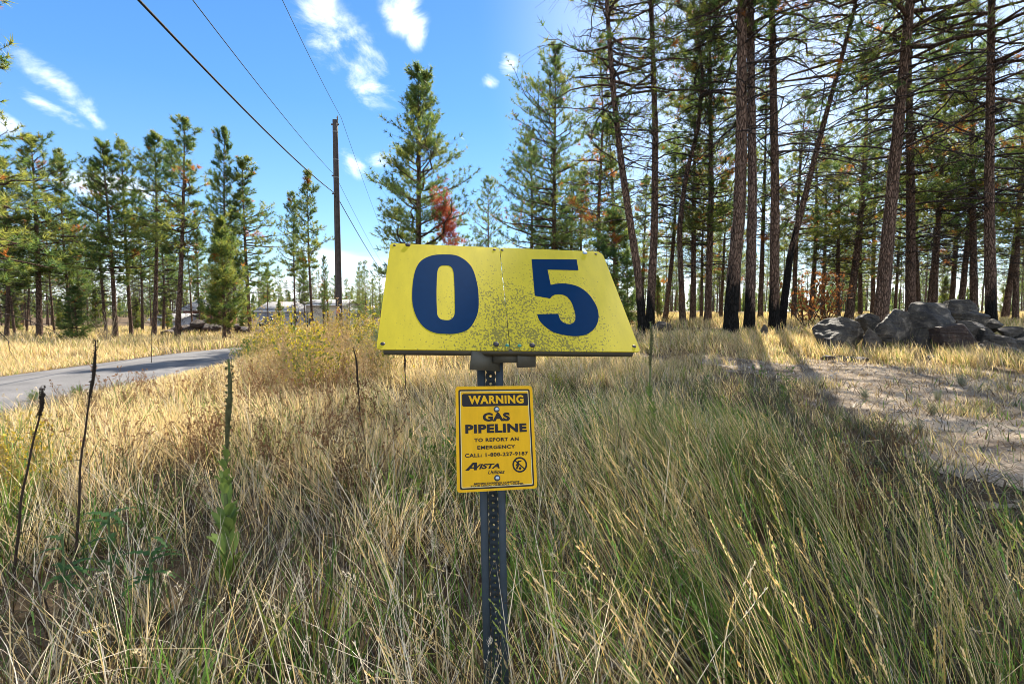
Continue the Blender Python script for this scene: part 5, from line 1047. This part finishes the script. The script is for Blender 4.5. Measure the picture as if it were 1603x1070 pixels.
def wedge(y0, y1, pw=1.0, dens=None, pad=.9, clump=0.0, cn=12):
    def s(rng, n):
        y = (y0**(pw+1)+rng.random(n*2)*(y1**(pw+1)-y0**(pw+1)))**(1/(pw+1)) if pw > -1 else y0*(y1/y0)**rng.random(n*2)
        x = (rng.random(n*2)*2-1)*(1.08*y+pad)
        if clump > 0:
            m_ = len(x)//cn; cxx = x[:m_].repeat(cn); cyy = y[:m_].repeat(cn); x = cxx+rng.normal(size=len(cxx))*clump; y = cyy+rng.normal(size=len(cxx))*clump
        d = dens(x, y, rng) if dens is not None else np.ones(len(x)); k = (rng.random(len(x)) < d) & ~on_road(x, y, .05) & (y > .35)
        x = x[k]; y = y[k]; return x[:n], y[:n]
    return s
STRAW = np.array([.55, .43, .25]); GREY = np.array([.52, .46, .38]); BLOND = np.array([.76, .61, .37]); GOLD = np.array([.52, .38, .15]); GRN = np.array([.13, .235, .045]); DGRN = np.array([.055, .11, .025]); YGR = np.array([.26, .30, .06]); BRN = np.array([.20, .13, .07])
def pick(cols, probs):
    cols = np.array(cols)
    def f(x, y, rng):
        p = probs(x, y); p = p/p.sum(1, keepdims=True); c = p.cumsum(1); k = (rng.random(len(x))[:, None] > c).sum(1).clip(0, len(cols)-1); return cols[k]*(.5+.9*rng.random((len(x), 1)))
    return f
rightness = lambda x, y: sstep(-.3, 1.0, x/(y*.35+.5))
def P_(*a): return np.stack([np.broadcast_to(np.asarray(v, float), a[0].shape) for v in a], 1)
patch = lambda x, y, s, k: vn(x, y, s, k)
verge = lambda x, y: .35+.65*sstep(.1, 2.2, np.abs(x-road_x(y))-1.95)
beyond = lambda x, y: (x > 2.5) & (y > 8.5) & (track(x, y) < -.15) & (y > np.interp(x, [3, 6, 8.4, 10, 16, 30], [13.6, 12.6, 11.3, 9.9, 7.4, 4]))
edge = lambda x, y: verge(x, y)*np.where(x > 0, .34+.66*sstep(.1, 2.3, np.interp(y, [0, 3.7, 5.4, 7.9, 10.9, 12.3, 14], [3.6, 3.7, 3.9, 4.4, 4.6, 3.4, 3.2])-x), 1.0)
trk = lambda x, y: np.where((x > 2) & (y < 15), sstep(-.15, .35, track(x, y)), 0)
lean_near = lambda x, y: (-.05-.15*rightness(x, y)+.5*(vn(x, y, .6, 31)-.5), .02+.25*(vn(x, y, .6, 32)-.5))
# thatch: flattened old straw covering the soil
blades('meadow_thatch', 34000, wedge(.7, 9, .8, lambda x, y, r: 1-.9*trk(x, y)), lambda x, y, r: .12+.25*r.random(len(x)), pick([STRAW*.45, GREY*.4, BRN*.5, GRN*.6], lambda x, y: P_(x*0+.25, .25, .5, .12)),
       lambda x, y: (x*0, x*0), lambda x, y, r: .004+.0012*y, 2, None, 'flattened old straw and litter between the grass stems', bend=.6, seed=41, spread=1.6)
# near shaded grass: fine straw stalks
blades('tall_grass', 27000, wedge(.55, 6.5, .75, lambda x, y, r: (.18+.82*sstep(.38, .62, patch(x, y, .42, 51)))*(1-.38*rightness(x, y))*(1-.95*trk(x, y)), clump=.035, cn=14),
       lambda x, y, r: (.16+.50*r.random(len(x))**1.3)*(.7+.6*patch(x, y, .9, 52))*(1+.02*rightness(x, y))*edge(x, y),
       pick([GREY*1.4, STRAW*1.3, GRN, GOLD, DGRN, BRN*.35, BLOND], lambda x, y: P_(.40*(1-rightness(x, y))*sstep(5, 2.5, y)+.08, .24+0*x, .12+.35*rightness(x, y)*patch(x, y, 1.2, 53)*1.6, .07+.10*rightness(x, y), .12*sstep(6, 3, y), .26*sstep(6, 3, y), .6*sstep(2.3, 4.2, y)*(1-.6*rightness(x, y)))),
       lean_near, lambda x, y, r: .0024+.0052*r.random(len(x))**2.5+.0010*y, 5, lambda x, y, r, h: np.where((r.random(len(x)) < .11) & (h > .35), np.where(r.random(len(x)) < .85*rightness(x, y)+.15, 1, 2), 0),
       'tangle of tall dry and green grass in the shaded foreground', bend=.26, seed=42, spread=.62)
# broader green blades in bunches
blades('green_grass', 15000, wedge(.6, 7.5, .75, lambda x, y, r: np.clip(sstep(.5, .72, patch(x, y, .75, 61))*(.45+.35*rightness(x, y)), 0, 1)*(1-.9*trk(x, y)), clump=.05, cn=16),
       lambda x, y, r: (.24+.40*r.random(len(x)))*edge(x, y), pick([GRN*1.1, DGRN, YGR], lambda x, y: P_(x*0+.5, .25, .3)), lean_near, lambda x, y, r: .005+.008*r.random(len(x))+.0008*y, 5, None,
       'bunches of broad green grass blades in the foreground', bend=.3, seed=43, spread=.38)
# gold stalks with straight heads leaning left on the right side
blades('seeding_grass', 5000, wedge(.9, 5.5, .5, lambda x, y, r: sstep(-.1, .5, x/(y+.3))*.9*(1-trk(x, y))*(edge(x, y) > .55), clump=.05, cn=8),
       lambda x, y, r: (.55+.30*r.random(len(x))), pick([GOLD*1.1, STRAW*1.3, YGR, GRN*1.3], lambda x, y: P_(x*0+.2, .4, .25, .15)), lambda x, y: (-.28+.25*(vn(x, y, .6, 33)-.5), .02*x*0), lambda x, y, r: .0032+.0008*y, 5,
       lambda x, y, r, h: np.where(r.random(len(x)) < .55, 1, 0), 'long golden seed stalks all leaning left', bend=.12, seed=44, spread=.22)
# middle distance: sunlit blond grass
midd = lambda x, y, r: (.12+.88*sstep(.35, .6, patch(x, y, .55, 71)))*(1-trk(x, y)*(1-.8*sstep(.42, .62, patch(x, y, .9, 73))))*np.where((x > 2.5) & ~beyond(x, y), .6, 1)
blades('blond_grass', 125000, wedge(4.6, 16.5, .9, midd, clump=.06, cn=12), lambda x, y, r: (.25+.25*r.random(len(x)))*(.7+.6*patch(x, y, 1.5, 72))*np.where(beyond(x, y), 1.0, np.where((x > 2), np.maximum(edge(x, y), .45), verge(x, y))),
       pick([BLOND, STRAW, GOLD, YGR, GRN, GREY, BRN*1.6], lambda x, y: P_(.40+0*x, .22, .10, .06+.10*rightness(x, y), .03+.12*rightness(x, y)*sstep(9, 5, y), .10, .05)),
       lambda x, y: (-.12+0*x, 0*x), lambda x, y, r: .003+.0010*y+.004*r.random(len(x))**2, 3, None, 'sunlit blond meadow grass in the middle distance', bend=.3, seed=45, spread=.55)
blades('far_grass', 150000, wedge(15, 60, .55, lambda x, y, r: .35+.65*sstep(.3, .6, patch(x, y, 3, 81)), clump=.2, cn=10), lambda x, y, r: (.22+.25*r.random(len(x)))*np.where(y > 30, 1.15, 1),
       pick([BLOND, STRAW, GOLD, YGR, BRN*1.8], lambda x, y: P_(.40+0*x, .25, .15, .15, .08)), lambda x, y: (-.05+0*x, 0*x), lambda x, y, r: .006+.0010*y, 2, None, 'golden grass under and between the far pines', bend=.4, seed=46, spread=.5)
def pebbles():
    rng = np.random.default_rng(9); x = rng.uniform(3.5, 15, 9000); y = rng.uniform(3, 13, 9000); k = track(x, y) > .05; x = x[k]; y = y[k]; n = len(x); V0, T0 = ico(1); s = .006+.022*rng.random(n)**4
    V = V0[None]*(s[:, None, None]*rng.uniform(.6, 1.3, (n, 1, 3)))+np.stack([x, y, H(x, y)+.014], 1)[:, None]; T = T0[None]+(np.arange(n)*len(V0))[:, None, None]
    mb = MB(); mb.add(V.reshape(-1, 3), None, T.reshape(-1, 3), np.repeat(np.array([.36, .32, .28])*rng.uniform(.5, 1.3, (n, 1)), len(V0), 0)); tag(mb.build('gravel', M['tint']), 'small stones scattered on the sandy track', 'gravel', None, 'stuff')
pebbles()
blades('track_litter', 45000, lambda rng, n: (lambda x, y: (x[track(x, y) > 0], y[track(x, y) > 0]))(rng.uniform(3, 16, n), rng.uniform(2, 13.5, n)), lambda x, y, r: .05+.10*r.random(len(x)), pick([BRN, STRAW, BRN*.6], lambda x, y: P_(x*0+.5, .3, .2)),
       lambda x, y: (x*0, x*0), lambda x, y, r: .003+.0008*y, 2, None, 'fallen pine needles and dry bits on the track', bend=.3, seed=47, spread=2.6)
